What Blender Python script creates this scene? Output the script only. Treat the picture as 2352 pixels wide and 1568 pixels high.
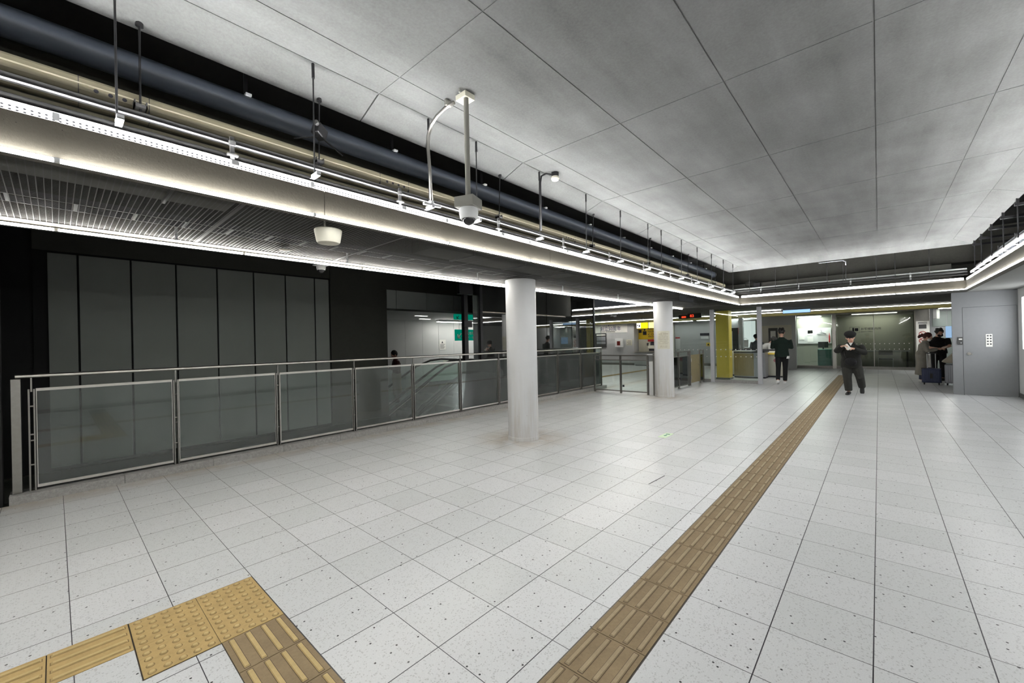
import bpy, math, random
from mathutils import Vector, Matrix
random.seed(7)
for o in list(bpy.data.objects): bpy.data.objects.remove(o)
SC = bpy.context.scene
COL = SC.collection
PI = math.pi

# ---------------------------------------------------------------- camera, world, exposure
cam_d = bpy.data.cameras.new('camera'); cam = bpy.data.objects.new('camera', cam_d); COL.objects.link(cam)
cam_d.sensor_fit = 'HORIZONTAL'; cam_d.sensor_width = 36.0; cam_d.lens = 36.0*940.97/2352.0
cam_d.clip_start = 0.05; cam_d.clip_end = 200
_F = Vector((0.74493521, 0.66713498, 0.0015642)); _R = Vector((0.66700174, -0.74473516, -0.02186819)); _U = Vector((0.01342412, -0.0173337, 0.99975964))
_m = Matrix((( _R.x, _U.x, -_F.x, 0), (_R.y, _U.y, -_F.y, 0), (_R.z, _U.z, -_F.z, 1.5), (0, 0, 0, 1)))
cam.matrix_world = _m
SC.camera = cam
w = bpy.data.worlds.new('world'); SC.world = w; w.use_nodes = True
w.node_tree.nodes['Background'].inputs[0].default_value = (0.05, 0.055, 0.06, 1)
w.node_tree.nodes['Background'].inputs[1].default_value = 0.2
SC.view_settings.view_transform = 'Standard'; SC.view_settings.look = 'None'
SC.view_settings.exposure = 1.7; SC.view_settings.gamma = 1.0; SC.view_settings.use_curve_mapping = False
SC.cycles.use_denoising = True
SC.cycles.max_bounces = 7; SC.cycles.diffuse_bounces = 4; SC.cycles.glossy_bounces = 4; SC.cycles.transparent_max_bounces = 14
SC.cycles.caustics_reflective = False; SC.cycles.caustics_refractive = False
TUBE = 15.0      # radiance of the light tubes

# ---------------------------------------------------------------- materials
class N:
    def __init__(s, name):
        s.m = bpy.data.materials.new(name); s.m.use_nodes = True
        s.t = s.m.node_tree; s.t.nodes.clear()
        s.out = s.t.nodes.new('ShaderNodeOutputMaterial')
    def n(s, typ, **k):
        x = s.t.nodes.new('ShaderNode'+typ)
        for a, b in k.items(): setattr(x, a, b)
        return x
    def l(s, a, b): s.t.links.new(a, b)
    def put(s, sock, v):
        if v is None: return
        if isinstance(v, bpy.types.NodeSocket): s.l(v, sock)
        elif isinstance(v, (tuple, list)) and len(v) == 3 and sock.type == 'RGBA': sock.default_value = (*v, 1)
        else: sock.default_value = v
    def math(s, op, a, b=None, c=None, clamp=False):
        x = s.n('Math', operation=op, use_clamp=clamp)
        for i, v in enumerate((a, b, c)): s.put(x.inputs[i], v)
        return x.outputs[0]
    def mix(s, f, a, b):
        x = s.n('Mix', data_type='RGBA'); s.put(x.inputs[0], f); s.put(x.inputs[6], a); s.put(x.inputs[7], b); return x.outputs[2]
    def pos(s): return s.n('NewGeometry').outputs['Position']
    def xyz(s, v):
        x = s.n('SeparateXYZ'); s.l(v, x.inputs[0]); return x.outputs
    def comb(s, a, b, c=0.0):
        x = s.n('CombineXYZ'); s.put(x.inputs[0], a); s.put(x.inputs[1], b); s.put(x.inputs[2], c); return x.outputs[0]
    def noise(s, scale, v=None, detail=3, rough=.55, dims='3D'):
        x = s.n('TexNoise', noise_dimensions=dims); x.inputs['Scale'].default_value = scale; x.inputs['Detail'].default_value = detail
        x.inputs['Roughness'].default_value = rough; s.l(v if v is not None else s.pos(), x.inputs['Vector']); return x.outputs[0]
    def vor(s, scale, v=None, feature='F1', dims='3D'):
        x = s.n('TexVoronoi', feature=feature, voronoi_dimensions=dims); x.inputs['Scale'].default_value = scale; s.l(v if v is not None else s.pos(), x.inputs['Vector']); return x.outputs
    def ramp(s, f, lo, hi):      # linear step lo..hi -> 0..1
        return s.math('MULTIPLY', s.math('SUBTRACT', f, lo), 1.0/(hi-lo), clamp=True) if True else None
    def bsdf(s, color, rough=.6, metal=0.0, bump=None, bump_d=.002, spec=.5, coat=0):
        b = s.n('BsdfPrincipled'); s.put(b.inputs['Base Color'], color); s.put(b.inputs['Roughness'], rough); s.put(b.inputs['Metallic'], metal)
        b.inputs['Specular IOR Level'].default_value = spec; b.inputs['Coat Weight'].default_value = coat
        if bump is not None:
            u = s.n('Bump'); u.inputs['Distance'].default_value = bump_d; s.l(bump, u.inputs['Height']); s.l(u.outputs[0], b.inputs['Normal'])
        s.l(b.outputs[0], s.out.inputs[0]); return b
def clampramp(n, f, lo, hi): return n.math('MULTIPLY', n.math('SUBTRACT', f, lo), 1.0/(hi-lo), clamp=True)

MATS = {}
def plain(name, col, rough=.5, metal=0.0, var=.06, scale=6.0, bump=0.0, spec=.5):
    if name in MATS: return MATS[name]
    n = N(name)
    f = n.noise(scale)
    lo = tuple(max(0, c*(1-var)) for c in col); hi = tuple(min(1, c*(1+var)) for c in col)
    b = n.noise(scale*8) if bump else None
    n.bsdf(n.mix(f, lo, hi), rough, metal, b, bump or .001, spec)
    MATS[name] = n.m; return n.m
def emit(name, col, s, dots=False):
    if name in MATS: return MATS[name]
    n = N(name); e = n.n('Emission'); e.inputs[0].default_value = (*col, 1); e.inputs[1].default_value = s
    n.l(e.outputs[0], n.out.inputs[0]); MATS[name] = n.m; return n.m
def glass(name, tint, rough=.02, ior=1.5, dirt=0.0):
    n = N(name); t = n.n('BsdfTransparent'); t.inputs[0].default_value = (*tint, 1)
    g = n.n('BsdfGlossy'); g.inputs[0].default_value = (1, 1, 1, 1); g.inputs['Roughness'].default_value = rough
    f = n.n('Fresnel'); f.inputs[0].default_value = ior
    mx = n.n('MixShader'); n.l(f.outputs[0], mx.inputs[0]); n.l(t.outputs[0], mx.inputs[1]); n.l(g.outputs[0], mx.inputs[2])
    last = mx.outputs[0]
    if dirt:
        d = n.n('BsdfDiffuse'); d.inputs[0].default_value = (.6, .62, .6, 1)
        m2 = n.n('MixShader'); n.put(m2.inputs[0], n.math('MULTIPLY', n.noise(3.0), dirt*2)); n.l(last, m2.inputs[1]); n.l(d.outputs[0], m2.inputs[2]); last = m2.outputs[0]
    n.l(last, n.out.inputs[0]); return n.m

def concrete(name, col, var=.18, scale=2.2, rough=.85, pores=True, grain=26, streak=False, bd=.0015):
    n = N(name)
    p = n.pos()
    a = n.noise(scale, p, 5, .6); b = n.noise(grain, p, 4, .7)
    f = n.math('ADD', n.math('MULTIPLY', a, .6), n.math('MULTIPLY', b, .4))
    if streak:
        x_, y_, z_ = n.xyz(p)
        f = n.math('ADD', n.math('MULTIPLY', f, .62), n.math('MULTIPLY', n.noise(1.0, n.comb(n.math('MULTIPLY', x_, .5), n.math('MULTIPLY', y_, 3.2)), 5, .6), .38))
    f = clampramp(n, f, .3, .7)
    c = n.mix(f, tuple(x*(1-var) for x in col), tuple(min(1, x*(1+var)) for x in col))
    if pores:
        v = n.vor(18, p)[0]
        c = n.mix(n.math('LESS_THAN', v, .055), c, tuple(x*.45 for x in col))
    n.bsdf(c, rough, 0, b, bd, .3); return n.m

def floor_material():
    n = N('terrazzo_tile'); p = n.pos(); x, y, z = n.xyz(p)
    S1, S2 = .40215, .40118
    u = n.math('DIVIDE', n.math('SUBTRACT', x, 1.2461), S1); v = n.math('DIVIDE', n.math('SUBTRACT', y, 3.2539), S2)
    fu, fv = n.math('FRACT', u), n.math('FRACT', v)
    du = n.math('MULTIPLY', n.math('MINIMUM', fu, n.math('SUBTRACT', 1.0, fu)), S1)
    dv = n.math('MULTIPLY', n.math('MINIMUM', fv, n.math('SUBTRACT', 1.0, fv)), S2)
    line = n.math('MAXIMUM', n.math('LESS_THAN', du, .0019), n.math('LESS_THAN', dv, .0025))
    cell = n.n('TexWhiteNoise', noise_dimensions='2D'); n.l(n.comb(n.math('FLOOR', u), n.math('FLOOR', v)), cell.inputs['Vector'])
    base = n.mix(cell.outputs[0], (.59, .605, .605), (.68, .685, .695))
    cloud = n.noise(1.1, p, 3)
    base = n.mix(n.math('MULTIPLY', cloud, .25), base, (.72, .735, .745))
    fine = n.noise(160, p, 2)
    base = n.mix(clampramp(n, fine, .35, .65), n.mix(.22, base, (.36, .36, .35)), base)
    wv = n.n('VectorMath', operation='ADD'); n.l(p, wv.inputs[0]); nn = n.n('TexNoise'); nn.inputs['Scale'].default_value = 120; n.l(p, nn.inputs['Vector']); sc_ = n.n('VectorMath', operation='SCALE'); n.l(nn.outputs[1], sc_.inputs[0]); sc_.inputs['Scale'].default_value = .018; n.l(sc_.outputs[0], wv.inputs[1]); sp = n.vor(95, wv.outputs[0], dims='2D'); f1 = n.math('MULTIPLY', n.math('LESS_THAN', sp[0], .36), n.math('LESS_THAN', n.xyz(sp[1])[0], .24))
    base = n.mix(n.math('MULTIPLY', f1, .4), base, (.25, .25, .25))
    v2 = n.vor(9, p, dims='2D'); f2 = n.math('MULTIPLY', n.math('LESS_THAN', v2[0], .047), n.math('LESS_THAN', n.xyz(v2[1])[1], .42))
    base = n.mix(f2, base, (.03, .03, .032))
    # brown dirt along the kerb and round the columns
    nz = n.noise(3.5, p, 4)
    def near(d, w): return n.math('SUBTRACT', 1.0, n.math('DIVIDE', d, w), clamp=True)
    kd = near(n.math('ABSOLUTE', n.math('SUBTRACT', y, 6.37)), .4)
    for cx, cy in ((4.87, 4.16), (10.59, 4.18)):
        dx = n.math('SUBTRACT', x, cx); dy = n.math('SUBTRACT', y, cy)
        d = n.math('SUBTRACT', n.math('SQRT', n.math('ADD', n.math('MULTIPLY', dx, dx), n.math('MULTIPLY', dy, dy))), .24)
        kd = n.math('MAXIMUM', kd, near(d, .6))
    st = n.math('MULTIPLY', kd, clampramp(n, nz, .3, .55), clamp=True)
    base = n.mix(n.math('MULTIPLY', st, .7), base, (.36, .29, .21))
    # dark bedding under the tactile paving
    def rect(x0, x1, y0, y1):
        a = n.math('MULTIPLY', n.math('GREATER_THAN', x, x0), n.math('LESS_THAN', x, x1))
        b = n.math('MULTIPLY', n.math('GREATER_THAN', y, y0), n.math('LESS_THAN', y, y1)); return n.math('MULTIPLY', a, b)
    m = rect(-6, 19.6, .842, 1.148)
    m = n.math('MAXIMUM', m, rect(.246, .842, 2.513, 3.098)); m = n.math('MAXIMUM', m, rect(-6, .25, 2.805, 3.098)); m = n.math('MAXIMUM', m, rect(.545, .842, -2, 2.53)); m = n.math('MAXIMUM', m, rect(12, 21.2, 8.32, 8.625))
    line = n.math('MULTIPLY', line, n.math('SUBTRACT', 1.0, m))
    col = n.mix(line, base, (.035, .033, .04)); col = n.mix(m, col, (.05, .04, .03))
    ro = n.math('ADD', .285, n.math('MULTIPLY', n.noise(1.2, p, 2), .05))
    n.bsdf(col, ro, 0, n.math('SUBTRACT', 1.0, line), .0012, .33)
    return n.m

M = {}
M['floor'] = floor_material()
M['ceil'] = concrete('ceiling_concrete', (.125, .127, .125), .42, 1.3, .95, False, 55, True)
M['fascia'] = concrete('fascia_concrete', (.082, .074, .058), .1, 1.2, .8, True, 60)
M['darkconc'] = concrete('dark_concrete', (.06, .06, .05), .15, 1.5, .85)
M['voidconc'] = concrete('void_concrete', (.14, .137, .12), .2, 1.2, .9, False)
M['black'] = plain('black_void', (.012, .012, .012), .9)
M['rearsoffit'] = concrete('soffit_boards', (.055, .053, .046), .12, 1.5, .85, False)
M['granite'] = concrete('grey_granite', (.31, .305, .295), .3, 30, .7, False, 120)
M['panel'] = plain('dark_green_grey_panel', (.235, .248, .228), .6, 0, .05, 1.5)
M['panel_lightened'] = plain('lightened_lintel_panel', (.42, .44, .42), .6, 0, .05, 1.5)  # lighter copy of the panel colour, making up for weak light at the lintel
M['steel'] = plain('brushed_steel', (.62, .6, .56), .28, 1.0, .08, 20)
M['darksteel'] = plain('weathered_steel', (.3, .29, .27), .38, 1.0, .15, 20)
M['blackmetal'] = plain('black_metal', (.02, .02, .022), .5, .3)
M['ductgrey'] = plain('blue_grey_duct_paint', (.06, .07, .09), .38, 0, .12, 3)
M['tray'] = plain('beige_cable_duct', (.19, .17, .115), .45, 0, .12, 5)
M['trayhighlight'] = plain('tray_lip_highlight', (.5, .46, .34), .35)  # lighter beige paints a highlight along the duct lip
M['tray2'] = plain('grey_channel', (.06, .06, .06), .5, 0, .1, 6)
M['white'] = plain('white_paint', (.72, .73, .73), .5, 0, .03)
M['bright'] = plain('bright_galvanised', (.6, .61, .62), .35, 0, .04)
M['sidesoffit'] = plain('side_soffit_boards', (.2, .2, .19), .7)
M['postgrey'] = plain('grey_paint', (.46, .47, .50), .5, 0, .05)
M['doorgrey'] = plain('door_grey_paint', (.225, .23, .24), .55, 0, .05, 14)
M['wallgrey'] = plain('grey_wall_panel', (.50, .51, .515), .35, 0, .06, 2)
M['lightwall'] = plain('pale_wall', (.62, .63, .62), .5, 0, .05, 2)
M['glass'] = glass('clear_glass', (.82, .88, .865), .02, 1.5, .06)
M['glasscl'] = glass('partition_glass', (.9, .95, .93), .015, 1.45)
M['glassdk'] = glass('dark_mirror_glass', (.16, .21, .195), .02, 2.5, .035)
M['glassof'] = glass('office_glass', (.80, .84, .78), .03, 1.5)
M['yellow'] = plain('yellow_panel', (.92, .68, .11), .5, 0, .08, 5)
M['olive'] = plain('olive_yellow_header', (.10, .085, .018), .6, 0, .08, 3)
M['tan'] = plain('tan_wood_panel', (.30, .245, .13), .5, 0, .12, 9)
M['red'] = plain('red_paint', (.45, .03, .03), .4)
M['navy'] = plain('navy_shell', (.025, .035, .085), .4, 0, .2, 12)
M['silver'] = plain('silver_shell', (.35, .36, .39), .35, .3)
M['rubber'] = plain('black_rubber', (.015, .015, .015), .6)
M['paper'] = plain('paper', (.8, .79, .75), .8, 0, .02)
M['cream'] = plain('cream_plastic', (.62, .6, .5), .5)
M['ink'] = plain('ink', (.02, .02, .03), .7)
M['inkblue'] = plain('navy_ink', (.03, .03, .13), .7)
M['skin'] = plain('skin', (.62, .36, .26), .5, 0, .05)
M['hair'] = plain('black_hair', (.008, .007, .006), .6)
M['redhair'] = plain('dark_red_hair', (.07, .012, .01), .55)
M['jacketblack'] = plain('washed_black_cloth', (.011, .011, .009), .9, 0, .35, 9, .004)
M['trousersgrey'] = plain('charcoal_cloth', (.026, .026, .022), .9, 0, .35, 9, .004)
M['greenshirt'] = plain('dark_green_cloth', (.002, .012, .007), .9, 0, .4, 8, .004)
M['blackcloth'] = plain('black_cloth', (.004, .004, .005), .9, 0, .3, 8, .003)
M['greycloth'] = plain('mid_grey_cloth', (.12, .125, .14), .9, 0, .2, 9, .003)
M['greycoat'] = plain('grey_beige_knit', (.30, .28, .24), .95, 0, .15, 9, .004)
M['beigecloth'] = plain('beige_cloth', (.42, .38, .30), .95, 0, .15, 6, .006)
M['whitecloth'] = plain('white_cloth', (.75, .75, .73), .85)
M['shoe'] = plain('white_shoe', (.8, .8, .8), .5)
M['blackshoe'] = plain('black_shoe', (.012, .012, .012), .5)
M['teal'] = plain('teal_cabinet', (.09, .25, .2), .5)
M['green'] = plain('sign_green', (.0, .22, .13), .5)
M['tactile_brown'] = concrete('tactile_brown', (.27, .20, .115), .2, 7, .75, False, 60)
M['tactile_bar'] = concrete('tactile_bar', (.37, .29, .18), .15, 9, .75, False, 60)
M['tactile_yellow'] = concrete('tactile_yellow', (.46, .325, .135), .15, 9, .7, False, 60)
M['tactile_yellow_bar'] = concrete('tactile_yellow_bar', (.52, .39, .18), .15, 9, .7, False, 60)
M['blue'] = plain('gate_blue', (.01, .08, .35), .4)
M['screen'] = emit('screen_blue', (.40, .62, .9), .25)
M['signyellow'] = emit('lit_yellow_sign', (1.0, .72, .01), .5)
M['signwhite'] = emit('lit_white_sign', (1.0, .98, .9), .5)
M['signred'] = emit('red_led', (1.0, .06, .02), .6)
M['signgreen'] = emit('lit_green_sign', (.0, .27, .17), .2)
M['tube'] = emit('light_tube', (1.0, .998, .985), TUBE*1.7)
M['tuberight'] = emit('light_tube_side', (1.0, 1.0, .99), TUBE*1.25)
M['tubeup'] = emit('light_tube_upper', (1.0, 1.0, .985), TUBE*5.1)
M['tubefront'] = emit('light_tube_front', (1.0, 1.0, .985), 4.0)
M['tubedim'] = emit('light_tube_dim', (1.0, .99, .95), TUBE*.55)
M['office'] = emit('office_light', (1.0, 1.0, .95), 12)
M['window'] = emit('window_glow', (.95, .98, 1.0), 2.2)
M['tubewarm'] = emit('light_tube_warm', (1.0, .97, .90), TUBE*2.6)
M['hall'] = emit('hall_light', (1.0, .96, .9), 2.5)
M['strip'] = emit('hall_strip_light', (1.0, .97, .92), 8)

def column_material():
    n = N('column_paint'); p = n.pos(); x, y, z = n.xyz(p)
    base = n.mix(n.noise(4, p), (.60, .605, .61), (.66, .665, .67))
    ver = n.noise(1.0, n.comb(n.math('MULTIPLY', x, 14.0), n.math('MULTIPLY', y, 14.0), n.math('MULTIPLY', z, 1.2)), 5, .6)
    low = n.math('SUBTRACT', 1.0, n.math('DIVIDE', z, 1.3), clamp=True)
    st = n.math('MULTIPLY', clampramp(n, ver, .4, .66), low)
    base = n.mix(n.math('MULTIPLY', st, .5), base, (.40, .34, .26))
    v = n.vor(9, p)[0]
    base = n.mix(n.math('MULTIPLY', n.math('LESS_THAN', v, .045), low), base, (.05, .03, .02))
    n.bsdf(base, .45, 0, n.noise(30, p), .001); return n.m
M['column'] = column_material()

def mesh_material():
    n = N('expanded_metal_mesh'); p = n.pos(); x, y, z = n.xyz(p)
    a = n.math('FRACT', n.math('DIVIDE', x, .03)); b = n.math('FRACT', n.math('DIVIDE', y, .03))
    wire = n.math('MAXIMUM', n.math('LESS_THAN', a, .13), n.math('LESS_THAN', b, .15))
    fr = n.math('LESS_THAN', n.math('FRACT', n.math('DIVIDE', n.math('ADD', x, .4), 1.25)), .014)
    wire = n.math('MAXIMUM', wire, fr)
    t = n.n('BsdfTransparent'); d = n.n('BsdfPrincipled'); d.inputs['Base Color'].default_value = (.022, .021, .019, 1); d.inputs['Roughness'].default_value = .6
    mx = n.n('MixShader'); n.l(wire, mx.inputs[0]); n.l(t.outputs[0], mx.inputs[1]); n.l(d.outputs[0], mx.inputs[2]); n.l(mx.outputs[0], n.out.inputs[0]); return n.m
M['mesh'] = mesh_material()

def perforated():
    n = N('perforated_reflector'); p = n.pos(); x, y, z = n.xyz(p)
    fx_ = n.math('SUBTRACT', n.math('FRACT', n.math('DIVIDE', x, .023)), .5)
    fz_ = n.math('SUBTRACT', n.math('FRACT', n.math('DIVIDE', n.math('SUBTRACT', z, 2.659), .016)), .5)
    r = n.math('SQRT', n.math('ADD', n.math('MULTIPLY', fx_, fx_), n.math('MULTIPLY', fz_, fz_)))
    k = n.math('LESS_THAN', r, .22)
    e = n.n('Emission'); n.put(e.inputs[0], n.mix(k, (.95, .97, 1.0), (.1, .1, .11))); n.put(e.inputs[1], n.math('ADD', .8, n.math('MULTIPLY', k, -.4)))
    n.l(e.outputs[0], n.out.inputs[0]); return n.m
M['perf'] = perforated()

# ---------------------------------------------------------------- mesh helpers
class MB:
    def __init__(s): s.v = []; s.f = []; s.mi = []; s.cur = 0
    def mat(s, i): s.cur = i; return s
    def add(s, vs, fs):
        o = len(s.v); s.v += [tuple(v) for v in vs]; s.f += [tuple(i+o for i in f) for f in fs]; s.mi += [s.cur]*len(fs); return s
    def box(s, x0, x1, y0, y1, z0, z1):
        return s.add([(x0,y0,z0),(x1,y0,z0),(x1,y1,z0),(x0,y1,z0),(x0,y0,z1),(x1,y0,z1),(x1,y1,z1),(x0,y1,z1)],
                     [(0,3,2,1),(4,5,6,7),(0,1,5,4),(1,2,6,5),(2,3,7,6),(3,0,4,7)])
    def hexa(s, pts):
        return s.add(pts, [(0,3,2,1),(4,5,6,7),(0,1,5,4),(1,2,6,5),(2,3,7,6),(3,0,4,7)])
    def obox(s, c, size, mtx):
        hx, hy, hz = [q/2 for q in size]; c = Vector(c)
        vs = [c + mtx @ Vector(q) for q in ((-hx,-hy,-hz),(hx,-hy,-hz),(hx,hy,-hz),(-hx,hy,-hz),(-hx,-hy,hz),(hx,-hy,hz),(hx,hy,hz),(-hx,hy,hz))]
        return s.hexa(vs)
    def bar(s, a, b, w, h, up=(0,0,1)):
        a = Vector(a); b = Vector(b); d = (b-a); L = d.length; d.normalize(); u = Vector(up)
        sd = d.cross(u)
        if sd.length < 1e-4: sd = d.cross(Vector((1,0,0)))
        sd.normalize(); uu = sd.cross(d).normalized()
        return s.obox((a+b)/2, (L, w, h), Matrix((d, sd, uu)).transposed())
    def cyl(s, a, b, r, r2=None, n=16, caps=True):
        a = Vector(a); b = Vector(b); r2 = r if r2 is None else r2; d = (b-a).normalized()
        u = d.cross(Vector((0,0,1)))
        if u.length < 1e-4: u = Vector((1,0,0))
        u.normalize(); w_ = d.cross(u)
        vs = []
        for c, rr in ((a, r), (b, r2)):
            for i in range(n):
                t = 2*PI*i/n; vs.append(c + (u*math.cos(t)+w_*math.sin(t))*rr)
        fs = [(i, (i+1) % n, n+(i+1) % n, n+i) for i in range(n)]
        if caps: fs += [tuple(range(n-1, -1, -1)), tuple(range(n, 2*n))]
        return s.add(vs, fs)
    def tube(s, pts, r, n=10):
        pts = [Vector(p) for p in pts]; rs = r if isinstance(r, (list, tuple)) else [r]*len(pts)
        return s.loft([(p, q, q) for p, q in zip(pts, rs)], n)
    def loft(s, secs, n=14, ref=None):
        """secs: (point, half width, half depth); rings square to the path, width along ref x direction."""
        P_ = [Vector(q[0]) for q in secs]; vs = []; k = len(P_); prev = None
        for i in range(k):
            d = (P_[min(i+1, k-1)] - P_[max(i-1, 0)]).normalized()
            if ref is not None:
                u = Vector(ref); u = (u - d*u.dot(d))
            elif prev is not None: u = prev - d*prev.dot(d)
            else:
                u = d.cross(Vector((0,0,1)))
                if u.length < 1e-3: u = Vector((0,1,0))
            u.normalize(); prev = u; w_ = d.cross(u)
            for j in range(n):
                t = 2*PI*j/n; vs.append(P_[i] + u*math.cos(t)*secs[i][1] + w_*math.sin(t)*secs[i][2])
        fs = []
        for i in range(k-1):
            for j in range(n): fs.append((i*n+j, i*n+(j+1) % n, (i+1)*n+(j+1) % n, (i+1)*n+j))
        fs += [tuple(range(n-1, -1, -1)), tuple(range((k-1)*n, k*n))]
        return s.add(vs, fs)
    def lathe(s, prof, c=(0,0,0), n=32, axis=(0,0,1)):
        c = Vector(c); ax = Vector(axis).normalized(); u = ax.cross(Vector((0,0,1)))
        if u.length < 1e-4: u = Vector((1,0,0))
        u.normalize(); w_ = ax.cross(u); vs = []
        for r, z in prof:
            for j in range(n):
                t = 2*PI*j/n; vs.append(c + ax*z + (u*math.cos(t)+w_*math.sin(t))*r)
        k = len(prof); fs = [(i*n+j, i*n+(j+1) % n, (i+1)*n+(j+1) % n, (i+1)*n+j) for i in range(k-1) for j in range(n)]
        fs += [tuple(range(n-1, -1, -1)), tuple(range((k-1)*n, k*n))]
        return s.add(vs, fs)
    def ell(s, c, r, mtx=None, nu=16, nv=10):
        c = Vector(c); mtx = mtx or Matrix.Identity(3); vs = []; fs = []
        for i in range(1, nv):
            ph = PI*i/nv
            for j in range(nu):
                t = 2*PI*j/nu; vs.append(c + mtx @ Vector((r[0]*math.sin(ph)*math.cos(t), r[1]*math.sin(ph)*math.sin(t), r[2]*math.cos(ph))))
        a = len(vs); vs.append(c + mtx @ Vector((0,0,r[2]))); vs.append(c + mtx @ Vector((0,0,-r[2])))
        for i in range(nv-2):
            for j in range(nu): fs.append((i*nu+j, (i+1)*nu+j, (i+1)*nu+(j+1) % nu, i*nu+(j+1) % nu))
        for j in range(nu):
            fs.append((a, j, (j+1) % nu)); fs.append((a+1, (nv-2)*nu+(j+1) % nu, (nv-2)*nu+j))
        return s.add(vs, fs)
    def prism(s, poly, axis, a, b):
        """poly 2D extruded along axis 'x' (poly in y,z), 'y' (x,z) or 'z' (x,y)."""
        k = len(poly)
        f = {'x': lambda p, q: (q, p[0], p[1]), 'y': lambda p, q: (p[0], q, p[1]), 'z': lambda p, q: (p[0], p[1], q)}[axis]
        vs = [f(p, a) for p in poly] + [f(p, b) for p in poly]
        fs = [(i, (i+1) % k, k+(i+1) % k, k+i) for i in range(k)] + [tuple(range(k-1, -1, -1)), tuple(range(k, 2*k))]
        return s.add(vs, fs)
    def build(s, name, mats, parent=None, smooth=False, bevel=0.0, voxel=0.0, soft=2, autos=None):
        me = bpy.data.meshes.new(name); me.from_pydata(s.v, [], s.f)
        mats = mats if isinstance(mats, (list, tuple)) else [mats]
        for m in mats: me.materials.append(m)
        for p, i in zip(me.polygons, s.mi): p.material_index = i
        me.update()
        import bmesh
        bm = bmesh.new(); bm.from_mesh(me); bmesh.ops.recalc_face_normals(bm, faces=bm.faces); bm.to_mesh(me); bm.free()
        o = bpy.data.objects.new(name, me); COL.objects.link(o)
        if voxel:
            r = o.modifiers.new('r', 'REMESH'); r.mode = 'VOXEL'; r.voxel_size = voxel
            if soft:
                q = o.modifiers.new('s', 'SMOOTH'); q.factor = .5; q.iterations = soft
            dg = bpy.context.evaluated_depsgraph_get(); dg.update()
            m2 = bpy.data.meshes.new_from_object(o.evaluated_get(dg)); o.modifiers.clear(); o.data = m2; m2.name = name
            m2.materials.clear(); [m2.materials.append(m) for m in mats]; smooth = True
        if bevel:
            q = o.modifiers.new('b', 'BEVEL'); q.width = bevel; q.segments = 2; q.limit_method = 'ANGLE'
        if smooth:
            for p in o.data.polygons: p.use_smooth = True
            if autos is not None:
                try: o.data.set_sharp_from_angle(angle=autos)
                except Exception: pass
        if parent is not None:
            o.parent = parent; o.matrix_parent_inverse = parent_world(parent).inverted()
        return o
def parent_world(p):
    m = p.matrix_basis.copy()
    while p.parent is not None:
        m = p.parent.matrix_basis @ p.matrix_parent_inverse @ m if False else m; p = p.parent
    return m
def thing(name, label, cat, loc=(0,0,0), group=None, rz=0):
    o = bpy.data.objects.new(name, None); COL.objects.link(o); o.empty_display_size = .1
    o.location = loc; o.rotation_euler = (0,0,rz); o['label'] = label; o['category'] = cat
    if group: o['group'] = group
    return o
def tag(o, label, cat, group=None):
    o['label'] = label; o['category'] = cat
    if group: o['group'] = group
    return o
def struct(o): o['kind'] = 'structure'; return o
def copy_tree(o, delta, parent=None):
    c = o.copy(); COL.objects.link(c)
    if parent is None: c.location = Vector(o.location) + Vector(delta)
    else: c.parent = parent
    for ch in o.children: copy_tree(ch, delta, c)
    return c
FACE = {'-x': Matrix(((0,0,-1),(-1,0,0),(0,1,0))), '-y': Matrix(((1,0,0),(0,0,-1),(0,1,0))), 'z': Matrix(((0,-1,0),(1,0,0),(0,0,1)))}
def text(body, size, loc, face, mat, parent=None, name='lettering', depth=.002, align='LEFT', squash=1.0):
    cu = bpy.data.curves.new(name, 'FONT'); cu.body = body; cu.size = size; cu.offset = size*.006; cu.extrude = depth/2; cu.align_x = align; cu.resolution_u = 2
    t = bpy.data.objects.new(name, cu); COL.objects.link(t)
    dg = bpy.context.evaluated_depsgraph_get(); dg.update()
    me = bpy.data.meshes.new_from_object(t.evaluated_get(dg)); bpy.data.objects.remove(t)
    r = FACE[face]
    for v in me.vertices:
        c = v.co; v.co = r @ Vector((c.x*squash, c.y, c.z)) + Vector(loc)
    me.materials.clear(); me.materials.append(mat)
    o = bpy.data.objects.new(name, me); COL.objects.link(o)
    if parent is not None: o.parent = parent; o.matrix_parent_inverse = parent_world(parent).inverted()
    return o
#SECTION
# ================================================================ room shell
S = 2.46; XR = 13.4; YF = 3.03; YR = -1.45
def slab(name, mat, *boxes):
    b = MB()
    for q in boxes: b.box(*q)
    return struct(b.build(name, mat))
slab('floor', M['floor'], (-6, 24.5, -2.6, 6.38, -.2, 0), (11.5, 24.5, 6.38, 15, -.2, 0))
# ceiling: cast panels with open joints, folded down along three sides
b = MB(); g = .0055
xs = [-5.46+1.813*i for i in range(0, 11)]; xs = [x for x in xs if x < 12.6] + [13.2]
ys = [-1.55, -.82, .0, .9, 1.795, 2.70]
ys = [-1.25, -.78, -.01, .89, 1.79, 2.70, 3.0]
Z = 3.55
for i in range(len(xs)-1):
    for j in range(len(ys)-1):
        b.box(xs[i]+g, xs[i+1]-g, ys[j]+g, ys[j+1]-g, Z, Z+.05)
    x0, x1 = xs[i]+g, xs[i+1]-g; xo = 13.5 if i == len(xs)-2 else x1
    b.hexa([(x0,3.0+g,Z),(x1,3.0+g,Z),(xo,3.31,Z-.11),(x0,3.31,Z-.11),(x0,3.0+g,Z+.05),(x1,3.0+g,Z+.05),(xo,3.31,Z+.05),(x0,3.31,Z+.05)])
    b.hexa([(x0,-1.56,Z-.11),(xo,-1.56,Z-.11),(x1,-1.25-g,Z),(x0,-1.25-g,Z),(x0,-1.56,Z+.05),(xo,-1.56,Z+.05),(x1,-1.25-g,Z+.05),(x0,-1.25-g,Z+.05)])
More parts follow.
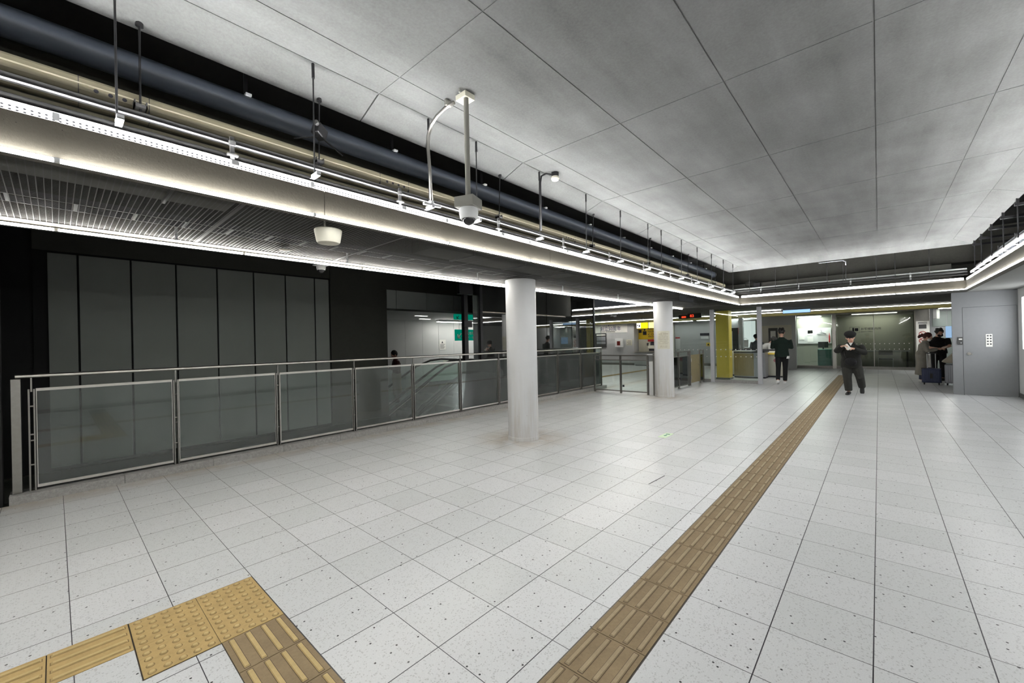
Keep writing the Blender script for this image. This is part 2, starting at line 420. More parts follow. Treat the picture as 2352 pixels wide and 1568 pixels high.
x0, x1 = 13.2+g, 13.5
b.hexa([(x0,-1.25,Z),(x1,-1.56,Z-.11),(x1,3.31,Z-.11),(x0,3.0,Z),(x0,-1.25,Z+.05),(x1,-1.56,Z+.05),(x1,3.31,Z+.05),(x0,3.0,Z+.05)])
b.box(-5.6, 13.5, -1.56, 3.3, Z+.004, Z+.2)
struct(b.build('ceiling', M['ceil']))
slab('ceiling_void', M['black'], (-6, 24.5, -4.2, 4.9, 3.98, 4.1), (-6, 13.4, 4.9, 12.5, 3.35, 3.5))
slab('wall_back', M['wallgrey'], (-6.2, -6, -4.2, 12.5, 0, 4.1))
# upper corridor structure: concrete fascias round the opening
def fascia(name, x0, x1, y0, y1, joint=None, axis='x'):
    b = MB(); L = 2.783
    if axis == 'x':
        e = [x0] + [q for q in (1.343+L*k for k in range(-3, 6)) if x0 < q < x1] + [x1]
        for i in range(len(e)-1): b.box(e[i]+(.0025 if i else 0), e[i+1]-.0025, y0, y1, S, 2.645)
    else:
        e = [y0] + [q for q in (YF-L*k*1.0 for k in range(3, -3, -1)) if y0 < q < y1] + [y1]
        for i in range(len(e)-1): b.box(x0, x1, e[i]+(.0025 if i else 0), e[i+1]-.0025, S, 2.645)
    return struct(b.build(name, M['fascia']))
fascia('trim_1', -6, XR, YF, YF+.12)
fascia('trim_2', XR, XR+.12, YR-.12, YF+.12, axis='y')
fascia('trim_3', -6, XR, YR-.12, YR)
fascia('trim_4', XR, XR+.12, 4.9, 12, axis='y')
slab('ceiling_corridor', M['mesh'], (-6, XR, YF+.12, 4.58, S+.002, S+.006))
slab('trim_5', M['fascia'], (-6, XR, 4.56, 4.72, S, 2.6))
slab('wall_corridor_void', M['darkconc'], (-6, XR, 4.74, 4.9, S, 3.98))
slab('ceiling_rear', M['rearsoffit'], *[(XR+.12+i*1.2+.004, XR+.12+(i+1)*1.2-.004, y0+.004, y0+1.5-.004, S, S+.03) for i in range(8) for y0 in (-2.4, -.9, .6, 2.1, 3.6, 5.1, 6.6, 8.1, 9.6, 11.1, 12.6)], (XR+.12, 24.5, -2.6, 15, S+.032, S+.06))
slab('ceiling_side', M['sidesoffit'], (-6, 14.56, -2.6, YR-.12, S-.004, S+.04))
slab('wall_rear_void', M['voidconc'], (15.2, 15.35, -4.2, 4.9, S+.06, 3.2), (14.7, 15.35, -4.2, 4.9, 3.2, 3.98))
slab('wall_side_void', M['voidconc'], (-6, 15.3, -4.2, -4.05, S, 3.98))
slab('ceiling_side_deck', M['voidconc'], (-6, 15.3, -4.1, -2.6, S, S+.1))
# right wall and its window
slab('wall_right', M['lightwall'], (-6, 12.9, -2.5, -2.36, 0, S), (14.25, 14.565, -2.5, -2.36, 0, S), (12.9, 14.25, -2.5, -2.36, 2.25, S), (12.9, 14.25, -2.5, -2.36, 0, 1.1))
slab('baseboard_right', M['darksteel'], (-6, 14.56, -2.36, -2.345, 0, .1))
wi = struct(MB().box(12.9, 14.25, -2.5, -2.47, 1.1, 2.25).build('window_1', M['lightwall'])); MB().box(12.93, 14.22, -2.46, -2.45, 1.13, 2.22).build('pane', M['window'], wi)
# plant room block with the grey door
slab('wall_plant_room', M['doorgrey'], (14.565, 14.64, -1.5, -1.33, 0, S), (14.565, 14.66, -2.6, -2.345, 0, S), (14.565, 14.66, -2.345, -1.5, 2.095, S))
d = struct(MB().box(14.568, 14.62, -2.341, -1.506, .008, 2.09).build('door_1', M['doorgrey'], bevel=.002))
b = MB(); b.cyl((14.575, -1.598, .985), (14.555, -1.598, .985), .034, n=20); b.cyl((14.555, -1.598, .985), (14.53, -1.598, .985), .014); b.bar((14.535, -1.598, .985), (14.535, -1.655, .975), .012, .012)
b.build('door_handle', M['steel'], d, smooth=True, autos=.6)
b = MB(); b.box(14.57, 14.60, -1.517, -1.501, 0, 2.095); b.box(14.57, 14.60, -2.345, -2.333, 0, 2.095); b.box(14.57, 14.60, -2.345, -1.5, 2.08, 2.095); b.build('door_gap', M['ink'], d)
# left end: dark wall and the well behind the railing
slab('wall_left', M['black'], (-6, -.36, 6.45, 6.62, -4, 3.4))
slab('wall_well_side', M['darkconc'], (-6, 11.5, 6.38, 6.6, -4, -.02), (11.5, 11.62, 6.6, 12.5, -4, 0))
b = MB()
jx = [-.067, .25, .84, 1.413, 1.999, 2.588, 3.158, 3.738, 4.05]
b.box(-6, 4.065, 9.06, 9.2, -4, 3.4)
b.box(-.2, 4.065, 9.03, 9.06, -.26, 3.02)
struct(b.build('wall_well_frame', M['black']))
b = MB()
for i in range(8): b.box(jx[i]+.012, jx[i+1]-.012, 9.0, 9.05, -.19, 2.955)
struct(b.build('wall_well_panels', M['panel'], bevel=.002))
slab('wall_well_base', M['darkconc'], (-6, 5.45, 8.9, 9.0, -4, -.23), (-.2, 5.45, 9.0, 9.06, 2.99, 3.4))
slab('wall_well_pier', M['darkconc'], (4.065, 5.45, 8.98, 9.6, -4, 3.4))
slab('wall_well_lintel_core', M['darkconc'], (5.45, 9.9, 9.03, 9.5, 2.40, 3.4), (8.0, 11.5, 8.9, 9.6, -.2, 0))
b = MB(); q = [5.46, 5.735, 6.655, 7.585, 8.0]
for i in range(4): b.box(q[i]+.008, q[i+1]-.008, 9.0, 9.03, 2.405, 2.86)
struct(b.build('wall_lintel_panels', M['panel_lightened']))
# hall beyond the well
b = MB()
for i in range(16): b.box(4+i*.77+.004, 4+(i+1)*.77-.004, 13.0, 13.1, -4, 2.42)
struct(b.build('wall_hall', M['lightwall']))
slab('ceiling_hall', M['lightwall'], *[(4, 16, 9.5+i*.3+.004, 9.5+(i+1)*.3-.004, 2.40, 2.44) for i in range(12)])
slab('wall_hall_core', M['black'], (4, 16, 13.1, 13.2, -4, 3.4), (3.9, 4, 9.6, 13.2, -4, 3.4), (16, 16.1, 9.6, 13.2, -4, 3.4))
slab('floor_hall', M['wallgrey'], (9.4, 16, 9.6, 13, -.2, 0)) if False else slab('floor_hall', M['wallgrey'], (9.4, 11.45, 9.6, 13, -.2, 0))
for i, (px, py, L) in enumerate(((7.7, 10.7, .45), (8.75, 11.95, .45))):
    o = thing('ceiling_downlight', ['lit slot light in the hall ceiling just beyond the lintel panels', 'lit slot light in the hall ceiling deeper in, beside the long light strip'][i], 'light', (px, py, 2.39), 'slot lights in the hall ceiling')
    MB().box(px-L/2, px+L/2, py-.07, py+.07, 2.385, 2.398).build('frame', M['white'], o); MB().box(px-L/2+.02, px+L/2-.02, py-.05, py+.05, 2.38, 2.386).build('diffuser', M['hall'], o)
o = thing('strip_light', 'long light strip washing the white hall wall above the green sign', 'light', (10.5, 12.3, 2.3))
MB().box(9.6, 15, 12.25, 12.4, 2.33, 2.39).build('housing', M['white'], o); MB().box(9.6, 15, 12.27, 12.38, 2.315, 2.33).build('tube', M['strip'], o)
# far walls behind the gates
slab('wall_banner', M['wallgrey'], (22.6, 22.75, 10.75, 14.8, 0, S), (22.6, 23.3, 10.66, 10.75, 0, S))
slab('baseboard_banner', M['darksteel'], (22.585, 22.6, 10.68, 14.8, 0, .12))
slab('trim_6', M['olive'], (18.88, 18.98, -2.3, 14.8, 2.29, S))
slab('wall_far', M['wallgrey'], (22.0, 22.15, 2.75, 5.65, 0, S), (22.15, 23.4, 5.5, 5.65, 0, S), (23.4, 23.55, 5.65, 8.6, 0, S), (12.5, 22.75, 14.8, 14.95, 0, S))
slab('wall_far_base', M['darksteel'], (23.385, 23.4, 5.65, 8.6, 0, .13))
slab('wall_fare', M['cream'], (23.2, 23.35, 8.6, 10.66, 0, S))
slab('wall_behind', M['wallgrey'], (24.4, 24.5, -2.6, 15, 0, S), (14.66, 24.5, -2.7, -2.6, 0, S))
# ---------------------------------------------------------------- light rows
SEG = 1.24
def light_low(x0, x1, y, zc, face, label, group, axis='x', mat='tube'):
    """tube hung at the lower lip of a fascia; face = direction it looks away from the fascia"""
    if axis == 'x':
        o = thing('linear_light', label, 'light', ((x0+x1)/2, y, zc), group)
        MB().box(x0+.012, x1-.012, y-.009, y+.009, zc-.012, zc+.003).build('tube', M[mat], o)
        b = MB(); b.box(x0, x1, min(y+face*.010, y+face*.014), max(y+face*.010, y+face*.014), zc-.014, zc+.008); b.box(x0, x0+.01, y-.012, y+.012, zc-.015, zc+.006); b.box(x1-.01, x1, y-.012, y+.012, zc-.015, zc+.006)
        b.build('housing', M['white'], o)
    else:
        o = thing('linear_light', label, 'light', (y, (x0+x1)/2, zc), group)
        MB().box(y-.009, y+.009, x0+.012, x1-.012, zc-.012, zc+.003).build('tube', M[mat], o)
        b = MB(); b.box(min(y+face*.010, y+face*.014), max(y+face*.010, y+face*.014), x0, x1, zc-.014, zc+.008); b.box(y-.012, y+.012, x0, x0+.01, zc-.015, zc+.006); b.box(y-.012, y+.012, x1-.01, x1, zc-.015, zc+.006)
        b.build('housing', M['white'], o)
    return o
def light_up(x0, x1, y, face, label, group, axis='x', perf=False):
    z0, z1 = 2.652, 2.694
    k = .024
    def bx(b, a0, a1, c0, c1, d0, d1):
        return b.box(a0, a1, c0, c1, d0, d1) if axis == 'x' else b.box(c0, c1, a0, a1, d0, d1)
    o = thing('linear_light', label, 'light', ((x0+x1)/2, y, z0) if axis == 'x' else (y, (x0+x1)/2, z0), group)
    bx(MB(), x0+.012, x1-.012, y-.008, y+.014, z0+.006, z1-.008).build('tube', M['tubeup'], o)
    b = MB(); bx(b, x0, x1, min(y, y+face*k)+.0, max(y, y+face*k), z0-.002, z0+.006); bx(b, x0, x1, min(y+face*.018, y+face*k), max(y+face*.018, y+face*k), z0, z1+.012); bx(b, x0, x0+.012, y-.018, y+.018, z0, z1-.004); bx(b, x1-.012, x1, y-.018, y+.018, z0, z1-.004)  # includes a back plate added to keep tube light out of the void
    b.build('housing', M['bright'], o)
    if perf: bx(MB(), x0+.002, x1-.002, min(y-face*.0145, y-face*.016), max(y-face*.0145, y-face*.016), 2.647, 2.682).build('reflector', M['perf'], o)
    bx(MB(), x0+.012, x1-.012, min(y-face*.0145, y-face*.010), max(y-face*.0145, y-face*.010), 2.682 if perf else z0, z1-.004).build('diffuser', M['tubefront'], o)
    return o
k0 = -4
for k in range(k0, 11):
    x0 = .02+SEG*k
    if x0 > XR-.2: break
    x1 = min(x0+SEG, XR-.03)
    light_low(x0, x1, YF-.017, 2.452, 1, 'light tube along the lower lip of the long concrete fascia over the round columns', 'lower tubes of the long fascia beside the columns')
    light_up(x0, x1, YF+.017, 1, 'upward light tube on the top edge of the long concrete fascia over the round columns', 'upper tubes of the long fascia beside the columns', perf=x0 < 3.6)
    light_low(x0, x1, YR+.017, 2.452, -1, 'light tube under the concrete fascia that runs towards the grey door', 'lower tubes of the fascia by the grey door', mat='tuberight')
    light_up(x0, x1, YR-.017, -1, 'upward light tube on top of the concrete fascia that runs towards the grey door', 'upper tubes of the fascia by the grey door')
    light_low(x0, x1, 4.66, 2.438, 1, 'light tube under the mesh corridor ceiling on the side of the glass railing', 'tubes between mesh ceiling and railing', mat='tubewarm')
for k in range(4):
    y1 = YF-.05-k*1.1; y0 = y1-1.1
    light_low(y0, y1, XR-.017, 2.452, 1, 'light tube under the cross fascia in front of the ticket gates', 'lower tubes of the cross fascia', axis='y', mat='tubedim')
    light_up(y0, y1, XR+.017, 1, 'upward light tube on the cross fascia in front of the ticket gates', 'upper tubes of the cross fascia', axis='y')
for k in range(6):
    y0 = 4.95+k*SEG; y1 = y0+SEG
    light_low(y0, y1, XR-.017, 2.452, 1, 'light tube under the fascia beyond the low glass gate', 'lower tubes beyond the low glass gate', axis='y')
    light_up(y0, y1, XR+.017, 1, 'upward light tube on the fascia beyond the low glass gate', 'upper tubes beyond the low glass gate', axis='y')
for k in range(13):
    y0 = -1.75+k*SEG; y1 = y0+SEG
    light_low(y0, y1, 18.8, 2.43, 1, 'slim light tube in front of the olive header over the station office', 'tubes in front of the olive header', axis='y', mat='tubedim')
for k in range(4):
    y0 = 9.1+k*SEG
    light_low(y0, y0+SEG, 22.0, 2.43, 1, 'light tube washing the grey wall above the anniversary banner', 'tubes over the banner wall', axis='y', mat='tubewarm')
for k in range(3):
    y0 = 4.4+k*1.5
    light_low(y0, y0+1.3, 21.9 if y0 < 5.6 else 22.8, 2.43, 1, 'light tube washing the far grey wall beyond the gates', 'tubes over the far grey wall', axis='y')
o = thing('ceiling_light', 'wide bright ceiling light between the yellow column and the tall grey post', 'light', (16.9, 3.6, 2.43))
MB().box(16.75, 17.1, 2.5, 4.6, 2.43, 2.455).build('frame', M['white'], o); MB().box(16.77, 17.08, 2.55, 4.55, 2.415, 2.43).build('diffuser', M['tubefront'], o)
o = thing('ceiling_light', 'warm ceiling light near the stainless column behind the leaning couple', 'light', (22.3, -1.95, 2.43))
MB().box(22.0, 22.6, -2.2, -1.7, 2.43, 2.458).build('frame', M['white'], o); MB().box(22.02, 22.58, -2.18, -1.72, 2.415, 2.43).build('diffuser', M['office'], o)
o = thing('ceiling_light', 'added light panel that brightens the station office behind the glass', 'light', (24, 2.6, 2.43))  # lamp added to lift the dark office interior
MB().box(23.6, 24.2, 2.0, 2.9, 2.40, 2.44).build('frame', M['white'], o); MB().box(23.62, 24.18, 2.02, 2.88, 2.385, 2.40).build('diffuser', M['office'], o)  # frame and diffuser of the added office light panel
o = thing('ceiling_light', 'added light panel that brightens the office above the long desk', 'light', (24, .2, 2.43))  # second added lamp, brightens the office behind the dotted glass
MB().box(23.5, 24.1, -.6, .9, 2.40, 2.44).build('frame', M['white'], o); MB().box(23.52, 24.08, -.58, .88, 2.385, 2.40).build('diffuser', M['hall'], o)  # frame and diffuser of the second added light panel
# ---------------------------------------------------------------- columns and kerb
for i, (cx, cy) in enumerate(((4.87, 4.16), (10.59, 4.18))):
    o = thing('round_column', ['thick white round concrete column with stained foot, standing alone on the tiles', 'round white column beside the low glass gate with a notice taped to it'][i], 'column', (cx, cy, 0))
    MB().lathe([(.236, .05), (.236, S-.002)], (cx, cy, 0), 64).build('shaft', M['column'], o, smooth=True, autos=.6)
    MB().lathe([(.243, 0), (.243, .045), (.241, .05), (.237, .055)], (cx, cy, 0), 64).build('base', M['column'], o, smooth=True, autos=.6)
b = MB(); x = -.32
while x < 11.5:
    x1 = min(x+.83, 11.52); b.box(x+.0015, x1-.0015, 6.37, 6.62, -.05, .088); x = x1
struct(b.build('trim_7', M['granite'], bevel=.003))
# poster on the second column, curved round its face
o = thing('notice', 'cream paper notice with lines of small print taped to the round column by the gate', 'notice', (10.37, 4.03, 1.5))
cx, cy, r = 10.59, 4.18, .240
def cyl_patch(b, a0, a1, z0, z1, rr, n=10):
    for i in range(n):
        t0 = a0+(a1-a0)*i/n; t1 = a0+(a1-a0)*(i+1)/n
        p = [(cx+rr*math.cos(t), cy+rr*math.sin(t), z) for z in (z0, z1) for t in (t0, t1)]
        b.add([p[0], p[1], p[3], p[2]], [(0,1,2,3)])
ca = PI+math.atan2(4.18, 10.59)
b = MB(); cyl_patch(b, ca-.66, ca+.66, 1.24, 1.70, r); so = b.build('sheet', M['cream'], o); q = so.modifiers.new('t', 'SOLIDIFY'); q.thickness = .002; q.offset = 1
b = MB(); random.seed(3)
for k, (zz, a, h) in enumerate([(1.655, .3, .008), (1.625, .5, .016)]+[(1.59-.027*i, random.uniform(.42, .55), .008) for i in range(9)]+[(1.315, .4, .014), (1.285, .36, .008)]):
    n_ = int(a*2/.035)
    for i in range(n_):
        if random.random() < .14: continue
        t = ca-a+i*.035; cyl_patch(b, t, t+.028, zz-h/2, zz+h/2, r+.004, 1)
b.build('print', plain('notice_print', (.33, .29, .22), .8), o)

# ================================================================ glass railing along the well
YRAIL = 6.49
o = thing('glass_railing', 'long stainless steel railing with glass panels on the granite kerb beside the dark well', 'railing', (5.5, YRAIL, .088))
b = MB(); b.cyl((-.27, YRAIL-.02, 1.262), (11.4, YRAIL-.02, 1.262), .019, n=16); b.build('handrail', M['steel'], o, smooth=True, autos=.6)
px = [-.165+1.1535*i for i in range(11)]
for i, x in enumerate(px):
    b = MB()
    for dx in (-.024, .012): b.box(x+dx, x+dx+.012, YRAIL-.03, YRAIL+.03, .088, 1.125)
    for zz in (.35, .6, .66, .95): b.cyl((x-.02, YRAIL, zz), (x+.02, YRAIL, zz), .009, n=8)
    b.box(x-.006, x+.006, YRAIL-.028, YRAIL-.012, 1.1, 1.245); b.box(x-.02, x+.02, YRAIL-.035, YRAIL+.035, .086, .094)
    b.build('post', M['darksteel'], o)
for i in range(10):
    x0, x1 = px[i]+.03, px[i+1]-.03
    f = MB()
    for z0 in (1.118, .128): f.box(x0, x1, YRAIL-.016, YRAIL+.016, z0-.014, z0-.003); f.box(x0, x1, YRAIL-.012, YRAIL+.012, z0-.003, z0+.003); f.box(x0, x1, YRAIL-.016, YRAIL+.016, z0+.003, z0+.014)
    for xx in (x0, x1-.006): f.box(xx, xx+.006, YRAIL-.012, YRAIL+.012, .14, 1.105)
    p = f.build('panel_frame', M['steel'], o)
    MB().box(x0+.006, x1-.006, YRAIL-.004, YRAIL+.004, .14, 1.105).build('glass_pane', M['glass'], p)
MB().box(-.30, -.235, YRAIL-.04, YRAIL+.05, .088, 1.235).build('end_post', M['darksteel'], o, bevel=.003)
# ================================================================ glazed lift enclosure in the well
o = thing('lift_enclosure', 'black glazed lift enclosure standing in the well behind the glass railing', 'lift', (9, 7.8, -2))
MB().box(6.75, 11.65, 7.1, 7.22, -3.9, 3.3).box(8.7, 11.65, 7.22, 8.8, -3.9, 3.3).build('core', M['black'], o)
for i in range(4):
    x0 = 6.68+i*1.25
    MB().box(x0+.01, x0+1.24, 6.9, 6.92, -2.5, 2.9).build('glass_pane', M['glassdk'], o)
b = MB(); b.box(11.68, 11.76, 6.88, 6.98, -2.5, 3.3); b.box(6.60, 6.68, 6.88, 7.0, -2.5, 3.3); b.box(6.6, 11.76, 6.88, 7.0, 2.9, 3.3); b.build('frame', M['blackmetal'], o)
MB().box(6.42, 6.60, 6.93, 6.94, -2.5, 2.6).build('glass_pane', M['glass'], o)
MB().box(11.82, 11.84, 6.7, 7.7, 0, S).build('side_glass', M['glasscl'], o)
MB().box(11.76, 11.86, 7.3, 7.4, 0, S).build('post', M['postgrey'], o)
o = thing('steel_post', 'slim black post standing between the lintel panels and the lift enclosure', 'post', (6.25, 7.0, -2))
MB().box(6.17, 6.28, 6.95, 7.05, -4, 2.6).build('post', M['blackmetal'], o); MB().box(6.12, 6.36, 6.9, 6.94, 1.86, 2.0).build('clamp', M['blackmetal'], o)
MB().box(6.0, 6.4, 6.9, 7.0, 2.6, 3.34).build('head', M['blackmetal'], o)
# green signs in the hall
def arrow_dl(b, x, z, s, y):
    b.bar((x+s, y, z+s), (x-.0, y, z), s*.28, .004, up=(0,1,0)); b.box(x-s*.1, x+s*.85, y-.002, y+.002, z-s*.14, z+s*.14); b.box(x-s*.14, x+s*.14, y-.002, y+.002, z-s*.1, z+s*.85)
o = thing('direction_sign', 'green hanging sign with white arrow pointing down and two lines of writing', 'sign', (10.9, 12, 1.8))
MB().box(10.19, 12.0, 12.0, 12.06, 1.60, 2.03).build('panel', M['signgreen'], o)
b = MB(); arrow_dl(b, 10.30, 1.71, .17, 11.995); b.build('arrow', M['paper'], o)
text('北改札 方面', .13, (10.75, 11.995, 1.84), '-y', M['paper'], o); text('ケーキ 中央口', .13, (10.75, 11.995, 1.66), '-y', M['paper'], o)
b = MB(); b.cyl((10.4, 12.03, 2.03), (10.4, 12.03, 2.4), .012); b.cyl((11.8, 12.03, 2.03), (11.8, 12.03, 2.4), .012); b.build('hanger', M['white'], o)
o = thing('direction_sign', 'small green sign with white arrow tucked under the lintel above the other', 'sign', (8, 9.7, 2.3))
MB().box(8.22, 9.5, 9.7, 9.76, 2.236, 2.398).build('panel', M['signgreen'], o)
b = MB(); arrow_dl(b, 8.30, 2.27, .08, 9.695); b.build('arrow', M['paper'], o)
o = thing('notice', 'white paper notice with dark print fixed to the white hall wall', 'notice', (10.3, 12.99, 1.5))
MB().box(10.18, 10.50, 12.985, 12.998, 1.26, 1.66).build('sheet', M['paper'], o)
b = MB(); b.prism([(10.29, 1.52), (10.37, 1.52), (10.33, 1.60)], 'y', 12.98, 12.984)
for k in range(6): b.box(10.22, 10.46-(k % 3)*.03, 12.98, 12.984, 1.47-k*.033, 1.482-k*.033)
b.build('print', M['ink'], o)
# escalators
def escalator(yc, label):
    o = thing('escalator', label, 'escalator', (9, yc, 0), 'escalators down from the hall')
    xt = 9.0; sl = math.tan(math.radians(30)); xl = 4.4
    b = MB()
    for k in range(10): 
        x = xt-.2-.4*k; z = -.2-.4*sl*k
        b.box(x-.4, x, yc-.5, yc+.5, z-.4, z)
    b.build('steps', M['tray2'], o)
    for s in (-1, 1):
        y = yc+s*.56
        b = MB(); b.hexa([(xl,y-.06,-sl*(xt-xl)-.5),(xl,y+.06,-sl*(xt-xl)-.5),(xt,y+.06,-.5),(xt,y-.06,-.5),(xl,y-.06,-sl*(xt-xl)+.12),(xl,y+.06,-sl*(xt-xl)+.12),(xt,y+.06,.12),(xt,y-.06,.12)])
        b.box(xt, xt+1.4, y-.06, y+.06, -.3, .12); b.build('skirt', M['tray2'], o)
        pts = [(xt+1.5, y, .5), (xt+1.55, y, .72), (xt+1.35, y, .88), (xt+.6, y, .93), (xt+.1, y, .90), (xt-.5, y, .72), (xt-1.2, y, .34), (xl, y, .34-sl*(xt-1.2-xl))]
        MB().tube(pts, .035, 8).build('handrail', M['rubber'], o, smooth=True)
        b = MB(); P_ = [(xt+1.4, .1), (xt+1.4, .84), (xt+.6, .89), (xt+.1, .86), (xt-.5, .68), (xt-1.2, .3), (xl, .3-sl*(xt-1.2-xl)), (xl, -sl*(xt-xl)), (xt, .1)]
        b.prism(P_, 'y', y-.005, y+.005); b.build('balustrade', M['glasscl'], o)
        b = MB(); b.bar((xl, y-.07, .17-sl*(xt-xl)), (xt-.1, y-.07, .15), .02, .05); b.bar((xl, y-.05, .34-.05-sl*(xt-1.2-xl)), (xt-1.2, y-.05, .29), .02, .012)
        b.build('trim_strip', M['steel'], o)
    return o
escalator(10.0, 'down escalator with black handrails closer to the railing, seen through the glass')
escalator(11.6, 'down escalator carrying the standing rider, further back along the hall wall')
# ================================================================ low glass gate and side fence
def fence_x(o, x, y0, y1, posts, th=.05):
    for y in posts: MB().box(x-.025, x+.025, y-.022, y+.022, 0, 1.065).build('post', M['darksteel'], o)
    for n_, z, h in (('top_rail', 1.06, .035), ('middle_rail', .93, .026), ('bottom_rail', .065, .026)):
        MB().box(x-.02, x+.02, y0, y1, z-h/2, z+h/2).build(n_, M['darksteel'], o)
    for a, c in zip(posts[:-1], posts[1:]):
        MB().box(x-.004, x+.004, min(a, c)+.022, max(a, c)-.022, .08, .917).build('glass_pane', M['glasscl'], o)
o = thing('glass_gate', 'low steel framed glass gate between the railing end and the round column', 'gate', (10.62, 5.45, 0))
fence_x(o, 10.62, 4.62, 6.27, [6.26, 5.43, 4.64])
MB().box(10.61, 10.63, 5.33, 5.38, .18, .235).build('lock', M['ink'], o)
o = thing('gate_post', 'steel latch post with white top beside the low glass gate', 'post', (10.64, 4.47, 0))
MB().box(10.615, 10.665, 4.445, 4.495, 0, 1.06).build('post', M['darksteel'], o); MB().box(10.60, 10.64, 4.50, 4.64, 1.075, 1.10).build('latch', M['white'], o)
MB().box(10.62, 10.66, 4.5, 4.6, .0, .9).build('filler', M['white'], o)
o = thing('glass_fence', 'steel framed glass fence running from the round column towards the tan door', 'fence', (12, 4.5, 0))
for x in (11.2, 12.5, 13.38, 13.5): MB().box(x-.022, x+.022, 4.475, 4.525, 0, 1.10).build('post', M['darksteel'], o)
for n_, z, h in (('top_rail', 1.09, .03), ('middle_rail', .95, .024), ('bottom_rail', .06, .024)): MB().box(10.67, 13.4, 4.482, 4.518, z-h/2, z+h/2).build(n_, M['darksteel'], o)
for a, c in ((10.7, 11.18), (11.22, 12.48), (12.52, 13.36)): MB().box(a, c, 4.496, 4.504, .075, .935).build('glass_pane', M['glasscl'], o)
MB().cyl((12.5, 4.47, .3), (12.5, 4.44, .3), .03).build('door_stop', M['ink'], o)
o = thing('tan_gate', 'solid tan wooden gate leaf hinged in the glass fence', 'gate', (13.95, 4.5, 0))
MB().box(13.53, 14.42, 4.485, 4.52, .07, .965).build('leaf', M['tan'], o, bevel=.002)
b = MB(); [b.cyl((13.54, 4.475, z), (13.54, 4.475, z+.1), .014) for z in (.2, .75)]; b.build('hinge', M['steel'], o)
MB().cyl((14.33, 4.485, .62), (14.33, 4.46, .62), .018).build('knob', M['steel'], o)
o = thing('glass_fence', 'short glass fence section between the tan gate and the grey post', 'fence', (14.6, 4.5, 0))
for x in (14.46, 14.84): MB().box(x-.02, x+.02, 4.48, 4.52, 0, 1.10).build('post', M['darksteel'], o)
for n_, z in (('top_rail', 1.09), ('middle_rail', .96), ('bottom_rail', .06)): MB().box(14.46, 14.84, 4.485, 4.515, z-.013, z+.013).build(n_, M['darksteel'], o)
MB().box(14.48, 14.82, 4.497, 4.503, .08, .94).build('glass_pane', M['glasscl'], o)
# glass partition with dot markers
o = thing('glass_partition', 'tall glass partition with white dot markers and grey posts by the yellow column', 'partition', (14.9, 4.2, 0))
for y in (4.22, 2.82): MB().box(14.87, 15.0, y-.06, y+.06, 0, S-.005 if y > 4 else 2.452).build('post', M['postgrey'], o, bevel=.006)
MB().box(14.9, 15.0, 2.88, 4.16, 0, .09).build('sill', M['granite'], o); MB().box(14.9, 15.0, 4.28, 5.6, 0, .09).build('sill', M['granite'], o)
for y0, y1 in ((2.88, 4.16), (4.28, 5.6)):
    p = MB().box(14.935, 14.945, y0, y1, .09, 2.455).build('glass_pane', M['glasscl'], o)
    for z in (1.095, .862):
        b = MB(); y = 5.45
        while y > y0:
            if y < y1: b.cyl((14.934, y, z), (14.930, y, z), .017, n=12)
            y -= .149
        b.build('dot_marker', M['paper'], p)
o = thing('yellow_column', 'square yellow clad column behind the glass partition', 'column', (16.2, 4.2, 0))
MB().box(16.0, 16.42, 3.98, 4.40, 0, 2.458).build('cladding', M['yellow'], o, bevel=.004)
MB().box(15.98, 16.44, 3.96, 4.42, 0, .06).build('base', M['darksteel'], o)
# ================================================================ services above the fascia
o = thing('round_duct', 'long blue-grey round duct hung under the dark slab edge', 'duct', (4, 3.75, 3.4))
b = MB(); b.cyl((-5.9, 3.68, 3.39), (13.25, 3.68, 3.39), .087, n=40); b.build('pipe', M['ductgrey'], o, smooth=True, autos=.6)
for x in [-.3, 1.03, 2.33, 3.6, 4.85, 6.1, 7.35, 8.6, 9.85, 11.1, 12.35]:
    b = MB(); b.box(x-.012, x+.012, 3.67, 3.69, 3.47, 3.98); b.build('hanger', M['blackmetal'], o)
    MB().box(x-.02, x+.02, 3.60, 3.65, 3.455, 3.472).build('clip', M['white'], o)
def tray(y, z, name, label, mt, h, w_, holes=None):
    o = thing(name, label, 'cable duct', (4, y, z))
    prof = [(y+w_*.3, z), (y-w_*.15, z+h*.06), (y-w_*.15, z+h*.28), (y+w_*.35, z+h*.30), (y+w_*.35, z+h*.36), (y, z+h*.40), (y-w_*.3, z+h*.5), (y-w_*.3, z+h*.92), (y-w_*.22, z+h), (y+w_, z+h), (y+w_, z)]
    MB().prism(prof, 'x', -5.9, 13.2).build('trough', mt, o)
    b = MB(); b.box(-5.9, 13.2, y-w_*.38, y-w_*.27, z+h*.70, z+h*.75); b.build('lip', M['trayhighlight'], o)
    if holes:
        for hx in holes:
            b = MB(); b.box(hx-.012, hx+.0-.009, y-w_*.315, y+w_, z, z+h*1.02); b.box(hx+.29, hx+.293, y-w_*.315, y+w_, z, z+h*1.02)
            b.build('joint_line', M['ink'], o)
            for k in range(4): MB().cyl((hx+.06+.06*k, y-w_*.33, z+h*.6), (hx+.06+.06*k, y-w_*.28, z+h*.6), .011, n=10).build('knockout', M['ink'], o)
    return o
tray(3.36, 2.91, 'cable_duct', 'long beige cable duct with knock-out holes hung below the round duct', M['tray'], .15, .06, [.12, 2.0, 4.9, 7.8, 10.4])
o = thing('cable_duct', 'thin darker beige cable duct below the one with knock-out holes', 'cable duct', (4, 3.42, 2.87))
MB().box(-5.9, 13.2, 3.40, 3.5, 2.855, 2.895).build('trough', M['tray'], o)
